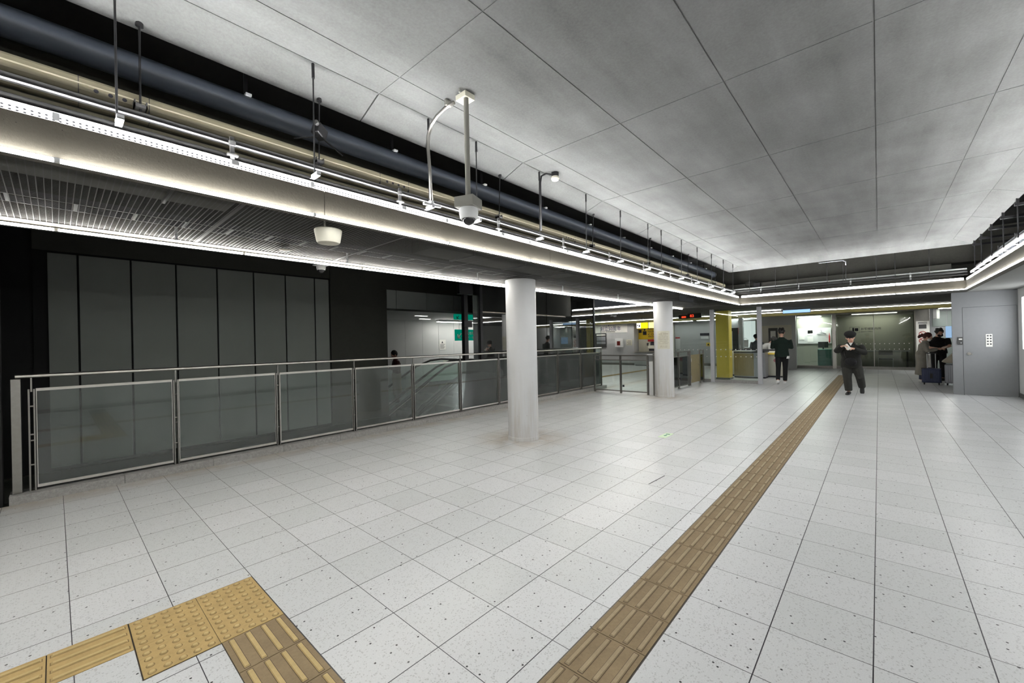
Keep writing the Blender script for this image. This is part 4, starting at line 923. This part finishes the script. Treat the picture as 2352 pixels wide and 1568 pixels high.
MB().box(17.4, 17.5, 1.74, 2.56, 2.30, 2.425).build('casing', M['blackmetal'], o); MB().box(17.39, 17.4, 1.75, 2.54, 2.315, 2.42).build('face', emit('blue_sign', (.35, .58, .95), .42), o)
# ================================================================ station office front
XO = 23.3
M['officeback'] = plain('olive_grey_wall', (.26, .265, .22), .6)
slab('wall_office', M['officeback'], (XO+1.0, XO+1.08, -1.1, 3.0, 0, S), (XO+.1, XO+1.05, 1.44, 1.50, 0, S))
o = thing('glazed_front', 'glazed station office front with steel mullion, dot markers and handicap wording', 'glass front', (XO, 1, 0))
for y0, y1, m_ in ((1.56, 2.95, 'glasscl'), (-1.06, 1.42, 'glassof')):
    p = MB().box(XO, XO+.012, y0, y1, .13, 2.42).build('glass_pane', M[m_], o)
    if y0 < 0:
        for z in (1.095, .862):
            b = MB(); y = y1-.7
            while y > y0: b.cyl((XO, y, z), (XO-.005, y, z), .017, n=10); y -= .149
            b.build('dot_marker', M['paper'], p)
MB().box(XO-.03, XO+.05, -1.08, 2.97, 0, .12).build('sill', M['darksteel'], o); MB().box(XO-.03, XO+.05, -1.08, 2.97, 2.41, S).build('head', M['steel'], o)
MB().box(XO-.06, XO+.06, 1.42, 1.56, 0, 2.44).build('mullion', M['steel'], o, bevel=.01); MB().box(XO-.02, XO+.03, 2.95, 3.02, 0, S).build('mullion', M['steel'], o)
MB().box(XO-.008, XO, .15, .17, .13, 2.42).build('joint', M['steel'], o)
for z in (2.30, 2.35): MB().box(XO-.03, XO-.005, -1.05, 1.42, z, z+.018).build('track', M['steel'], o)
o = thing('office_pictogram', 'faint framed pictogram and lettering on the office glass', 'sign', (XO-.01, .6, 1.7))
b = MB(); b.box(XO-.004, XO-.001, .62, .95, 1.58, 1.59).box(XO-.004, XO-.001, .62, .95, 1.82, 1.83).box(XO-.004, XO-.001, .62, .63, 1.58, 1.83).box(XO-.004, XO-.001, .94, .95, 1.58, 1.83); b.build('frame', M['tray2'], o); b = MB(); b.box(XO-.008, XO-.004, .66, .78, 1.65, 1.78); b.box(XO-.008, XO-.004, .8, .86, 1.63, 1.8); b.build('symbol', M['ink'], o); text('お客様案内所', .11, (XO-.006, .58, 1.70), '-x', M['ink'], o); text('Station Office', .07, (XO-.006, .58, 1.6), '-x', M['ink'], o)
o = thing('whiteboard', 'white board with pinned papers on the office back wall', 'board', (XO+.98, 2.3, 1.5)); MB().box(XO+.96, XO+.99, 1.66, 2.95, 1.12, 1.86).build('board', M['lightwall'], o)
b = MB(); [b.box(XO+.95, XO+.96, y, y+.22, z, z+.26) for y, z in ((2.35, 1.2), (2.35, 1.52), (2.68, 1.3))]; b.build('paper_sheet', M['paper'], o); MB().box(XO+.95, XO+.96, 2.36, 2.56, 1.6, 1.76).build('photo', M['tray2'], o)
o = thing('coat_hanger', 'black coat hanger hanging on the white board in the office', 'hanger', (XO+.93, 2.0, 1.7)); b = MB(); b.tube([(XO+.93, 1.84, 1.56), (XO+.93, 2.02, 1.66), (XO+.93, 2.20, 1.56), (XO+.93, 1.84, 1.56)], .010, 6); b.tube([(XO+.93, 2.02, 1.66), (XO+.93, 2.02, 1.72), (XO+.93, 2.05, 1.75), (XO+.93, 2.02, 1.77)], .006, 6); b.build('frame', M['ink'], o)
o = thing('fire_extinguisher', 'red rolled item hanging beside the white board', 'extinguisher', (XO+.9, 1.7, 1.3)); MB().lathe([(.02, 1.15), (.03, 1.2), (.03, 1.45), (.015, 1.52), (.01, 1.6)], (XO+.88, 1.72, 0), 16).build('body', M['red'], o, smooth=True)
o = thing('filing_cabinet', 'teal office cabinet with monitor clutter behind the office glass', 'cabinet', (XO+.5, 1.9, 0)); MB().box(XO+.25, XO+.8, 1.62, 2.12, 0, .86).build('body', M['teal'], o, bevel=.005); b = MB(); [b.box(XO+.24, XO+.25, 1.66, 2.08, z, z+.24) for z in (.06, .33, .59)]; b.build('drawer', plain('teal2', (.11, .3, .24), .5), o)
o = thing('monitor', 'dark grey monitor on the teal cabinet', 'monitor', (XO+.5, 1.95, .86)); MB().box(XO+.45, XO+.48, 1.74, 2.12, .93, 1.2).build('screen', M['tray2'], o); MB().box(XO+.46, XO+.52, 1.9, 1.96, .86, .95).build('stand', M['ink'], o)
o = thing('desk', 'long grey desk behind the dotted office glass', 'desk', (XO+.6, 0, 0)); MB().box(XO+.4, XO+.9, -.95, .75, .74, .78).build('top', M['silver'], o); [MB().box(XO+.42, XO+.88, y, y+.05, 0, .74).build('leg', M['tray2'], o) for y in (-.9, .65)]
o = thing('chair', 'chair with bright steel frame drawn up to the office desk', 'chair', (XO+.2, -.2, 0))
MB().prism(arc(XO+.12, -.42, .02, .05)+[(XO+.16, .02), (XO+.16, -.42)], 'z', .62, .80).build('backrest', M['tray2'], o); MB().box(XO+.15, XO+.55, -.42, .02, .42, .46).build('seat', M['tray2'], o)
for y in (-.43, .03):
    for x in (XO+.13, XO+.55): MB().cyl((x, y, 0), (x, y, .46), .012).build('leg', M['bright'], o)
o = thing('steel_column', 'stainless clad column at the end of the office glass carrying the smoking rules poster', 'column', (XO, -1.3, 0)); MB().box(XO-.1, XO+.3, -1.52, -1.09, 0, 2.455).build('cladding', M['steel'], o, bevel=.01)
o = thing('poster', 'tall white poster with two red prohibition circles on the stainless column', 'poster', (XO-.11, -1.3, 1.2)); MB().box(XO-.112, XO-.102, -1.50, -1.12, .62, 1.98).build('sheet', M['paper'], o)
b = MB()
for z in (1.47, 1.2):
    for k in range(20):
        t0, t1 = 2*PI*k/20, 2*PI*(k+1)/20; b.bar((XO-.114, -1.31+.1*math.cos(t0), z+.1*math.sin(t0)), (XO-.114, -1.31+.1*math.cos(t1), z+.1*math.sin(t1)), .004, .022, up=(1,0,0)) if False else b.bar((XO-.114, -1.31+.1*math.cos(t0), z+.1*math.sin(t0)), (XO-.114, -1.31+.1*math.cos(t1), z+.1*math.sin(t1)), .02, .02)
    b.bar((XO-.114, -1.24, z+.07), (XO-.114, -1.38, z-.07), .02, .02)
b.build('prohibition_circle', M['red'], o); b = MB(); b.box(XO-.116, XO-.112, -1.42, -1.2, 1.68, 1.85); [b.box(XO-.116, XO-.112, -1.44, -1.18, z, z+.02) for z in (1.92, 1.88, .98, .93, .84, .78, .72)]; b.build('print', M['tray2'], o)
slab('wall_office_side', M['doorgrey'], (XO, XO+.1, -2.6, -1.53, 0, S))
o = thing('service_door', 'grey-green double door panels behind the bending couple', 'door', (XO, -2, 0)); b = MB(); b.box(XO-.02, XO-.005, -1.98, -1.60, 1.75, 2.35); b.box(XO-.02, XO-.005, -2.55, -2.0, 1.75, 2.35); b.box(XO-.02, XO-.005, -2.55, -1.60, .05, 1.35); b.build('leaf', plain('green_grey', (.18, .21, .2), .5), o); MB().box(XO-.03, XO-.02, -2.5, -1.95, 1.3, 1.75).build('screen', M['screen'], o)
o = thing('bracket_sign', 'small dark and white bracket sign beside the stainless column', 'sign', (22.9, -1.6, 2.2)); MB().box(22.8, 22.86, -1.68, -1.58, 2.05, 2.42).build('casing', M['tray2'], o); MB().box(22.79, 22.8, -1.76, -1.68, 2.05, 2.42).build('face', M['panel'], o)
# notices on the grey door block
o = thing('card_reader', 'small grey reader plate with a bright label beside the grey door', 'card reader', (14.56, -1.46, 1.3)); MB().box(14.545, 14.565, -1.503, -1.414, 1.205, 1.385).build('plate', M['tray2'], o, bevel=.003); MB().box(14.54, 14.545, -1.488, -1.432, 1.32, 1.35).build('label_strip', M['paper'], o); MB().cyl((14.545, -1.47, 1.245), (14.538, -1.47, 1.245), .01, n=10).build('button', M['bright'], o)
o = thing('notice', 'white notice with two columns of small grey prints on the grey door', 'notice', (14.57, -1.91, 1.3)); MB().box(14.561, 14.5675, -1.968, -1.866, 1.149, 1.446).build('sheet', M['paper'], o)
b = MB(); [b.box(14.558, 14.561, y, y+.028, z, z+.032) for y in (-1.91, -1.955) for z in (1.39, 1.325, 1.26, 1.195)]; b.build('print', M['tray2'], o)
# ================================================================ people
def figure(label, loc, heading, J, wear, hair='hair', scale=1.0, hat=None, mask=None, face=True, trunk=1.0):
    o = thing('person', label, 'person', loc)
    T = Matrix.Translation(Vector(loc)) @ Matrix.Rotation(heading, 4, 'Z') @ Matrix.Scale(scale, 4)
    R3 = Matrix.Rotation(heading, 3, 'Z')
    W = lambda p: T @ Vector(p)
    side = R3 @ Vector((0, 1, 0))
    g = lambda k: Vector(J[k])
    def L(b, secs, ref=side, n=16): b.loft([(W(p), a*scale, c*scale) for p, a, c in secs], n, ref)
    pel, wai, che, nb, hd = g('pelvis'), g('waist'), g('chest'), g('neck'), g('head')
    hf = Vector(J.get('face', (1, 0, 0))).normalized(); hu = Vector(J.get('up', (0, 0, 1))); hs = hu.cross(hf).normalized(); hu = hf.cross(hs).normalized()
    HM = R3 @ Matrix((hf, hs, hu)).transposed()
    def HP(x, y, z): return W(hd) + HM @ Vector((x, y, z))*scale
    # one continuous body: trunk, limbs, neck, head, hands
    b = MB()
    L(b, [(pel-Vector((0,0,.06)), .13, .09), (pel, .145, .1), (wai, .125, .085), (che, .155, .1), (nb-Vector((0,0,.05)), .11, .07), (nb, .055, .055), (hd-hu*.05, .05, .055)])
    b.ell(HP(-.008, 0, .02), (.098*scale, .078*scale, .112*scale), HM, 20, 14); b.ell(HP(.02, 0, -.05), (.07*scale, .058*scale, .07*scale), HM, 16, 10)
    b.ell(HP(.045, 0, -.085), (.035*scale, .03*scale, .03*scale), HM); b.ell(HP(.098, 0, -.02), (.018*scale, .013*scale, .024*scale), HM); b.ell(HP(.082, 0, .035), (.02*scale, .055*scale, .014*scale), HM)
    for s in (-1, 1): b.ell(HP(-.005, s*.08, -.012), (.02*scale, .012*scale, .032*scale), HM)
    for s, q in ((1, 'L'), (-1, 'R')):
        sh, el, wr = g('sh'+q), g('el'+q), g('wr'+q); hd_ = Vector(J.get('hand'+q, (wr-el)))
        hd_.normalize()
        L(b, [(sh, .055, .055), (sh.lerp(el, .5), .045, .045), (el, .038, .038), (el.lerp(wr, .35), .04, .038), (wr, .026, .022)], None, 12)
        pn = Vector(J.get('palm'+q, (0, 0, -1))); ac = hd_.cross(pn).normalized(); pn = ac.cross(hd_).normalized()
        L(b, [(wr, .024, .018), (wr+hd_*.03, .036, .017), (wr+hd_*.085, .042, .016), (wr+hd_*.1, .036, .012)], R3 @ ac, 12)
        cu = J.get('curl', .8)
        for i in range(4):
            st = wr+hd_*.092+ac*(-.031+.0207*i); ln = (.062, .075, .07, .055)[i]; a1, a2 = cu*.55, cu*1.25
            d1 = hd_*math.cos(a1)+pn*math.sin(a1); d2 = hd_*math.cos(a2)+pn*math.sin(a2)
            p1 = st+d1*ln*.5; p2 = p1+d2*ln*.5
            L(b, [(st-hd_*.01, .0105, .0105), (p1, .0098, .0098), (p2, .008, .008)], None, 8)
        tb = wr+hd_*.03-ac*.03*J.get('thumb'+q, 1); td = (hd_*.7-ac*.6*J.get('thumb'+q, 1)+pn*.4).normalized()
        L(b, [(tb, .014, .014), (tb+td*.035, .012, .012), (tb+td*.035+(td+hd_*.5).normalized()*.03, .009, .009)], None, 8)
        hp, kn, an = g('hp'+q), g('kn'+q), g('an'+q)
        L(b, [(hp, .08, .08), (hp.lerp(kn, .5), .068, .07), (kn, .05, .052), (kn.lerp(an, .35), .05, .052), (an, .036, .036)], side, 12)
        ft = Vector(J.get('toe'+q, (1, 0, 0))).normalized(); uf = (Vector((0,0,1))-ft*ft.z).normalized(); L(b, [(an, .03, .03), (an+ft*.03-uf*.042, .03, .022), (an+ft*.12-uf*.055, .028, .014)], side, 10)
    b.build('body', M['skin'], o, voxel=.0085*scale, soft=2)
    if face:
        for s in (-1, 1):
            MB().ell(HP(.079, s*.031, .012), (.011*scale, .015*scale, .008*scale), HM, 10, 6).build('eye', M['ink'], o, smooth=True)
            MB().ell(HP(.085, s*.032, .034), (.008*scale, .02*scale, .004*scale), HM, 10, 6).build('eyebrow', M['hair'], o, smooth=True)
        if not mask: MB().ell(HP(.088, 0, -.062), (.01*scale, .024*scale, .005*scale), HM, 10, 6).build('mouth', plain('lips', (.4, .14, .11), .5), o, smooth=True)
    # hair
    hb = MB(); hb.ell(HP(-.022, 0, .035), (.102*scale, .091*scale, .113*scale), HM, 24, 16)
    if wear.get('longhair'): hb.ell(HP(-.06, 0, -.03), (.06*scale, .075*scale, .09*scale), HM)
    if wear.get('bun'): hb.ell(HP(-.13, 0, .0), (.05*scale, .045*scale, .055*scale), HM); hb.ell(HP(-.17, 0, -.05), (.04*scale, .04*scale, .06*scale), HM)
    if wear.get('fluffy'):
        random.seed(5)
        for k in range(34):
            t, u_ = random.uniform(0, 2*PI), random.uniform(-.1, 1); hb.ell(HP(-.03+.085*math.cos(t)*math.sqrt(1-u_*u_*.8), .082*math.sin(t)*math.sqrt(1-u_*u_*.8), .035+.1*u_), (.028*scale,)*3, HM, 8, 6)
    hb.build('hair', M[hair], o, voxel=.008*scale, soft=2)
    if hat == 'beret':
        q = MB(); q.ell(HP(-.012, 0, .088), (.13*scale, .122*scale, .075*scale), HM, 24, 12); q.ell(HP(0, 0, .045), (.112*scale, .1*scale, .04*scale), HM); q.build('hat', plain('black_fur_hat', (.006, .006, .006), .95, 0, .4, 30, .01), o, voxel=.008, soft=3)
    if hat == 'cap':
        q = MB(); q.ell(HP(-.012, 0, .075), (.112*scale, .1*scale, .085*scale), HM, 24, 12); q.ell(HP(.09, 0, .045), (.07*scale, .07*scale, .012*scale), HM); q.build('hat', M['tray2'], o, voxel=.008, soft=1)
    if mask:
        q = MB(); q.ell(HP(.052, 0, -.058), (.056*scale, .064*scale, .052*scale), HM, 20, 12); q.build('mask', M[mask], o, smooth=True)
    # top
    t = wear; k = trunk
    b = MB(); hem = t.get('hem', .0)
    hemp = pel+Vector((0, 0, -hem))+Vector(t.get('hemoff', (0,0,0)))
    L(b, [(hemp, .19*k, .135*k), (pel+Vector((0,0,.02)), .185*k, .13*k), (wai, .168*k, .118*k), (che, .198*k, .132*k), (nb-Vector((0,0,.085)), .175*k, .105*k), (nb-Vector((0,0,.03)), .10, .078), (nb+Vector((0,0,.012)), .066, .064)], side, 22)
    for q in 'LR':
        sh, el, wr = g('sh'+q), g('el'+q), g('wr'+q); r = t.get('sleeve', 1.0)
        e_ = t.get('short', 0)
        if e_: L(b, [(sh, .082, .08), (sh.lerp(el, .45), .072, .07), (sh.lerp(el, .8), .068, .066)], None, 14)
        else: L(b, [(sh, .062*r, .062*r), (sh.lerp(el, .3), .07*r, .068*r), (el, .066*r, .062*r), (el.lerp(wr, .5), .058*r, .055*r), (el.lerp(wr, .93), .046*r, .042*r)], None, 14)
    b.build(t.get('topname', 'jacket'), M[t['top']], o, voxel=.012, soft=3)
    if t.get('collar'):
        b = MB(); c = W(nb+Vector((.035, 0, -.01)))
        for s in (-1, 1): b.add([W(nb+Vector((.05, s*.01, -.06))), W(nb+Vector((.085, s*.09, -.05))), W(nb+Vector((.0, s*.075, .035))), W(nb+Vector((.055, s*.035, .025)))], [(0,1,2,3)])
        q = b.build('collar', M[t['top']], o); w_ = q.modifiers.new('t', 'SOLIDIFY'); w_.thickness = .012
        b = MB(); b.add([W(nb+Vector((.07, -.04, .015))), W(nb+Vector((.07, .04, .015))), W(nb+Vector((.108, 0, -.055)))], [(0,1,2)]); q = b.build('undershirt', M['whitecloth'], o); w_ = q.modifiers.new('t', 'SOLIDIFY'); w_.thickness = .01
    # trousers
    b = MB(); r = t.get('leg', 1.0)
    L(b, [(wai-Vector((0,0,.02)), .135, .1), (pel, .16*min(r, 1.1), .125), (pel-Vector((0,0,.09)), .155*min(r,1.1), .12)], side, 18)
    for q in 'LR':
        hp, kn, an = g('hp'+q), g('kn'+q), g('an'+q)
        L(b, [(hp+Vector((0,0,.03)), .09, .095), (hp.lerp(kn, .45), .086*r, .09*r), (kn, .068*r, .07*r), (kn.lerp(an, .5), .064*r, .066*r), (kn.lerp(an, .97), .058*r, .06*r)], side, 16)
    b.build('trousers', M[t['bottom']], o, voxel=.012, soft=3)
    if t.get('skirt'):
        b = MB(); L(b, [(wai, .15, .11), (pel, .2, .15), (Vector((pel.x, pel.y, .55)), .17, .13), (Vector((pel.x-.02, pel.y, .22)), .175, .145)], side, 24); b.build('skirt', M[t['skirt']], o, voxel=.014, soft=2)
    for q in 'LR':
        an = g('an'+q); ft = Vector(J.get('toe'+q, (1, 0, 0))).normalized(); up = Vector((0,0,1)); up = (up-ft*up.dot(ft)).normalized()
        b = MB(); L(b, [(an-ft*.055-up*.045, .036, .034), (an-ft*.02-up*.04, .045, .048), (an+ft*.05-up*.052, .047, .038), (an+ft*.12-up*.062, .048, .028), (an+ft*.175-up*.068, .034, .018)], R3 @ up.cross(ft), 14)
        b.build('shoe', M[t['shoe']], o, voxel=.009, soft=1)
    return o, W
# walker with phone
J = dict(pelvis=(0,0,.80), waist=(.0,0,.93), chest=(.02,.0,1.12), neck=(.03,.0,1.285), head=(.075,-.005,1.43), face=(.9,.25,-.42), up=(.42,0,.9),
 shL=(.03,.185,1.215), elL=(.14,.245,1.05), wrL=(.29,.05,1.16), handL=(.25,-.95,.15), palmL=(-.5,.0,-.85), thumbL=-1,
 shR=(.03,-.185,1.215), elR=(.13,-.265,1.10), wrR=(.30,-.17,1.22), handR=(.35,.8,.15), palmR=(.2,0,-.95), thumbR=1,
 hpL=(0,.09,.78), knL=(.02,.16,.45), anL=(-.33,.20,.17), toeL=(.45,0,-.85), hpR=(0,-.09,.78), knR=(.06,-.08,.43), anR=(.03,-.06,.085), toeR=(1,-.2,0), curl=1.1)
o, W = figure('person in black hat, dark jacket and baggy charcoal trousers walking while using a phone', (13.35, .53, 0), PI+.03, J, dict(top='jacketblack', bottom='trousersgrey', shoe='blackshoe', hem=.13, sleeve=1.15, leg=1.3, collar=True), hat='beret', trunk=1.12)
Rw = Matrix.Rotation(PI+.03, 3, 'Z')
tag(MB().obox(W((.36, -.06, 1.20)), (.012, .085, .16), Rw @ Matrix.Rotation(.6, 3, 'X') @ Matrix.Rotation(-.5, 3, 'Y')).build('phone', M['paper'], None, bevel=.004), 'white phone held at chest height by the walking person in the black hat', 'phone')
o = thing('waist_bag', 'black bag hanging at the waist of the walking person in the black hat', 'bag', W((.15, 0, .85)))
b = MB(); b.ell(W((.16, -.01, .83)), (.07, .12, .10), Rw); b.ell(W((.2, .04, .80)), (.04, .07, .06), Rw); b.build('pouch', M['blackcloth'], o, voxel=.01, soft=1)
MB().tube([W(p) for p in ((.14,-.08,.88), (.16,-.12,1.0), (.10,-.13,1.18), (-.0,-.11,1.27))], .012, 8).build('strap', M['rubber'], o, smooth=True)
# man in green seen from behind
J = dict(pelvis=(0,0,.93), waist=(.0,0,1.06), chest=(-.01,0,1.27), neck=(.0,0,1.46), head=(.06,.0,1.615), face=(.92,0,-.38), up=(.38,0,.92),
 shL=(0,.20,1.385), elL=(.03,.245,1.14), wrL=(.24,.16,1.18), handL=(.7,-.6,.1), shR=(0,-.20,1.385), elR=(.03,-.245,1.14), wrR=(.24,-.14,1.18), handR=(.7,.6,.1),
 hpL=(0,.09,.90), knL=(-.03,.10,.50), anL=(-.22,.11,.13), toeL=(.85,.1,-.35), hpR=(0,-.09,.90), knR=(.05,-.08,.49), anR=(.02,-.07,.085), curl=1.2)
o, W = figure('person in dark green jacket, black trousers and white shoes walking away to the ticket gates', (15.3, 2.29, 0), .12, J, dict(top='greenshirt', bottom='blackcloth', shoe='shoe', hem=.08, leg=.98, sleeve=1.08, fluffy=True), trunk=1.04, face=False)
MB().hexa([W(p) for p in ((-.12,-.2,.80),(-.10,-.12,.80),(-.04,-.13,.80),(-.05,-.2,.80),(-.13,-.2,.88),(-.12,-.14,.88),(-.05,-.14,.88),(-.05,-.2,.88))]).build('undershirt', M['whitecloth'], o)
# couple at the suitcases
J = dict(pelvis=(-.02,0,.84), waist=(0,0,.96), chest=(.03,0,1.12), neck=(.07,0,1.265), head=(.12,0,1.375), face=(.9,0,-.42), up=(.4,0,.9),
 shL=(.04,.16,1.19), elL=(.10,.20,.95), wrL=(.32,.12,1.0), handL=(.9,-.1,.1), shR=(.04,-.16,1.19), elR=(.12,-.18,.96), wrR=(.34,-.06,1.02), handR=(.9,.1,.1),
 hpL=(-.02,.08,.82), knL=(0,.08,.45), anL=(-.03,.08,.08), hpR=(-.02,-.08,.82), knR=(0,-.08,.45), anR=(-.03,-.08,.08), curl=.8)
o, W = figure('person with dark red tied hair, white mask and long grey-beige coat leaning forward', (17.75, -.985, 0), -PI/2-.12, J, dict(top='greycoat', bottom='navy', shoe='whitecloth', skirt='greycoat', bun=True, topname='cardigan', sleeve=1.0), hair='redhair', mask='paper', trunk=.9)
tag(MB().obox(W((.47, .02, 1.06)), (.14, .075, .01), Matrix.Rotation(-PI/2, 3, 'Z') @ Matrix.Rotation(-.35, 3, 'Y')).build('phone', M['paper'], bevel=.003), 'white phone held between the two people leaning over the suitcases', 'phone')
J = dict(pelvis=(-.22,0,.90), waist=(-.17,0,1.03), chest=(-.02,0,1.22), neck=(.09,0,1.37), head=(.17,.06,1.50), face=(.8,.35,-.45), up=(.45,0,.9),
 shL=(.04,.2,1.30), elL=(.16,.27,1.08), wrL=(.34,.14,1.05), handL=(.8,.3,.05), shR=(.04,-.2,1.30), elR=(.10,-.27,1.05), wrR=(.33,.02,1.02), handR=(.8,.5,.1),
 hpL=(-.22,.09,.88), knL=(-.12,.09,.48), anL=(-.16,.09,.085), hpR=(-.22,-.09,.88), knR=(-.12,-.09,.48), anR=(-.16,-.09,.085), curl=.8)
o, W = figure('person in black T-shirt and black mask leaning over the phone beside the grey block', (18.5, -1.37, 0), PI-.15, J, dict(top='blackcloth', bottom='blackcloth', shoe='blackshoe', short=1, topname='shirt', hem=.05, fluffy=True), mask='blackcloth', trunk=1.08)
# staff
J = dict(pelvis=(-.1,0,.88), waist=(-.08,0,1.0), chest=(0,0,1.2), neck=(.05,0,1.36), head=(.12,0,1.49), face=(.85,0,-.5), up=(.5,0,.85),
 shL=(.02,.18,1.29), elL=(.1,.22,1.05), wrL=(.32,.12,1.04), shR=(.02,-.18,1.29), elR=(.1,-.22,1.05), wrR=(.32,-.12,1.04),
 hpL=(-.1,.09,.86), knL=(-.05,.09,.47), anL=(-.08,.09,.085), hpR=(-.1,-.09,.86), knR=(-.05,-.09,.47), anR=(-.08,-.09,.085), curl=.6)
figure('person in grey hooded top and dark cap behind the gate counter beside the grey post', (20.5, 3.98, 0), .3, J, dict(top='greycloth', bottom='navy', shoe='blackshoe'), hat='beret', face=False, scale=.98)
J2 = dict(J); J2.update(chest=(.12,0,1.12), neck=(.24,0,1.24), head=(.34,0,1.34), shL=(.2,.18,1.18), shR=(.2,-.18,1.18), elL=(.25,.24,.98), elR=(.25,-.24,.98), wrL=(.42,.2,.99), wrR=(.42,-.2,.99))
figure('person in white shirt and cap bending over the ticket gates', (19.24, 3.5, 0), -PI/2+.05, J2, dict(top='whitecloth', bottom='navy', shoe='blackshoe'), hat='cap', face=False)
# escalator rider
J3 = dict(J); J3.update(pelvis=(0,0,.86), waist=(0,0,.98), chest=(.0,0,1.2), neck=(.02,0,1.37), head=(.06,0,1.50), shL=(0,.18,1.3), shR=(0,-.18,1.3), elL=(.06,.24,1.06), elR=(.06,-.24,1.06), wrL=(.28,.1,1.1), wrR=(.28,-.08,1.1), hpL=(0,.09,.84), hpR=(0,-.09,.84), knL=(.03,.09,.46), knR=(.03,-.09,.46), anL=(0,.09,.085), anR=(0,-.09,.085))
figure('person with short dark hair and dark red top riding down the escalator with a bag', (7.25, 11.45, -.32-.0), PI-.3, J3, dict(top='redhair', bottom='beigecloth', shoe='blackshoe', skirt='beigecloth'), face=False)
# ================================================================ suitcases
def suitcase(label, x, y, w_, d, h, shell, rz, handle=None):
    o = thing('suitcase', label, 'suitcase', (x, y, 0)); R_ = Matrix.Rotation(rz, 3, 'Z'); c = Vector((x, y, 0))
    P = lambda a, b_, z: c + R_ @ Vector((a, b_, z))
    z0 = .06; MB().obox(P(0, 0, z0+(h-z0)/2), (d, w_, h-z0), R_).build('shell', M[shell], o, bevel=.035)
    b = MB(); [b.obox(P(-d/2-.002, q, z0+(h-z0)/2), (.012, .03, (h-z0)*.82), R_) for q in [w_*(-.36+.09*k) for k in range(9)]]; b.build('rib', M[shell], o, bevel=.004)
    b = MB(); b.obox(P(.01, 0, z0+(h-z0)/2), (.02, w_+.012, h-z0+.012), R_); b.build('zip_band', M['rubber'], o, bevel=.008)
    for a in (-1, 1):
        for q in (-1, 1):
            b = MB(); b.cyl(P(a*(d/2-.05), q*(w_/2-.05)-.012, .028), P(a*(d/2-.05), q*(w_/2-.05)+.012, .028), .028, n=16); b.obox(P(a*(d/2-.05), q*(w_/2-.05), .055), (.03, .035, .03), R_); b.build('wheel', M['rubber'], o)
    if handle:
        b = MB(); [b.cyl(P(d/2-.06, q*.085, h-.02), P(d/2-.06, q*.085, handle), .010, n=10) for q in (-1, 1)]; b.build('handle_tube', M['bright'], o)
        MB().obox(P(d/2-.06, 0, handle), (.03, .23, .025), R_).build('grip', M['rubber'], o, bevel=.008)
    MB().obox(P(0, 0, h+.012), (.03, .14, .018), R_).build('top_handle', M['rubber'], o, bevel=.006)
    MB().obox(P(-d/2-.01, 0, h*.55), (.012, .06, .14), R_).build('latch', M['rubber'], o)
    return o
suitcase('navy ribbed suitcase with its pull handle raised, standing before the couple', 16.98, -1.12, .40, .24, .475, 'navy', -.1, .91)
suitcase('silver suitcase with a beige coat on top, half behind the grey block', 17.0, -1.61, .44, .26, .60, 'silver', -.15)
o = thing('folded_coat', 'beige coat heaped on top of the silver suitcase', 'coat', (17.0, -1.6, .62))
b = MB(); b.prism([(-1.9, .63), (-1.42, .63), (-1.33, .66), (-1.36, .71), (-1.46, .80), (-1.54, .90), (-1.66, .93), (-1.9, .92)], 'x', 16.86, 17.16); b.build('cloth', M['beigecloth'], o, voxel=.02, soft=6)
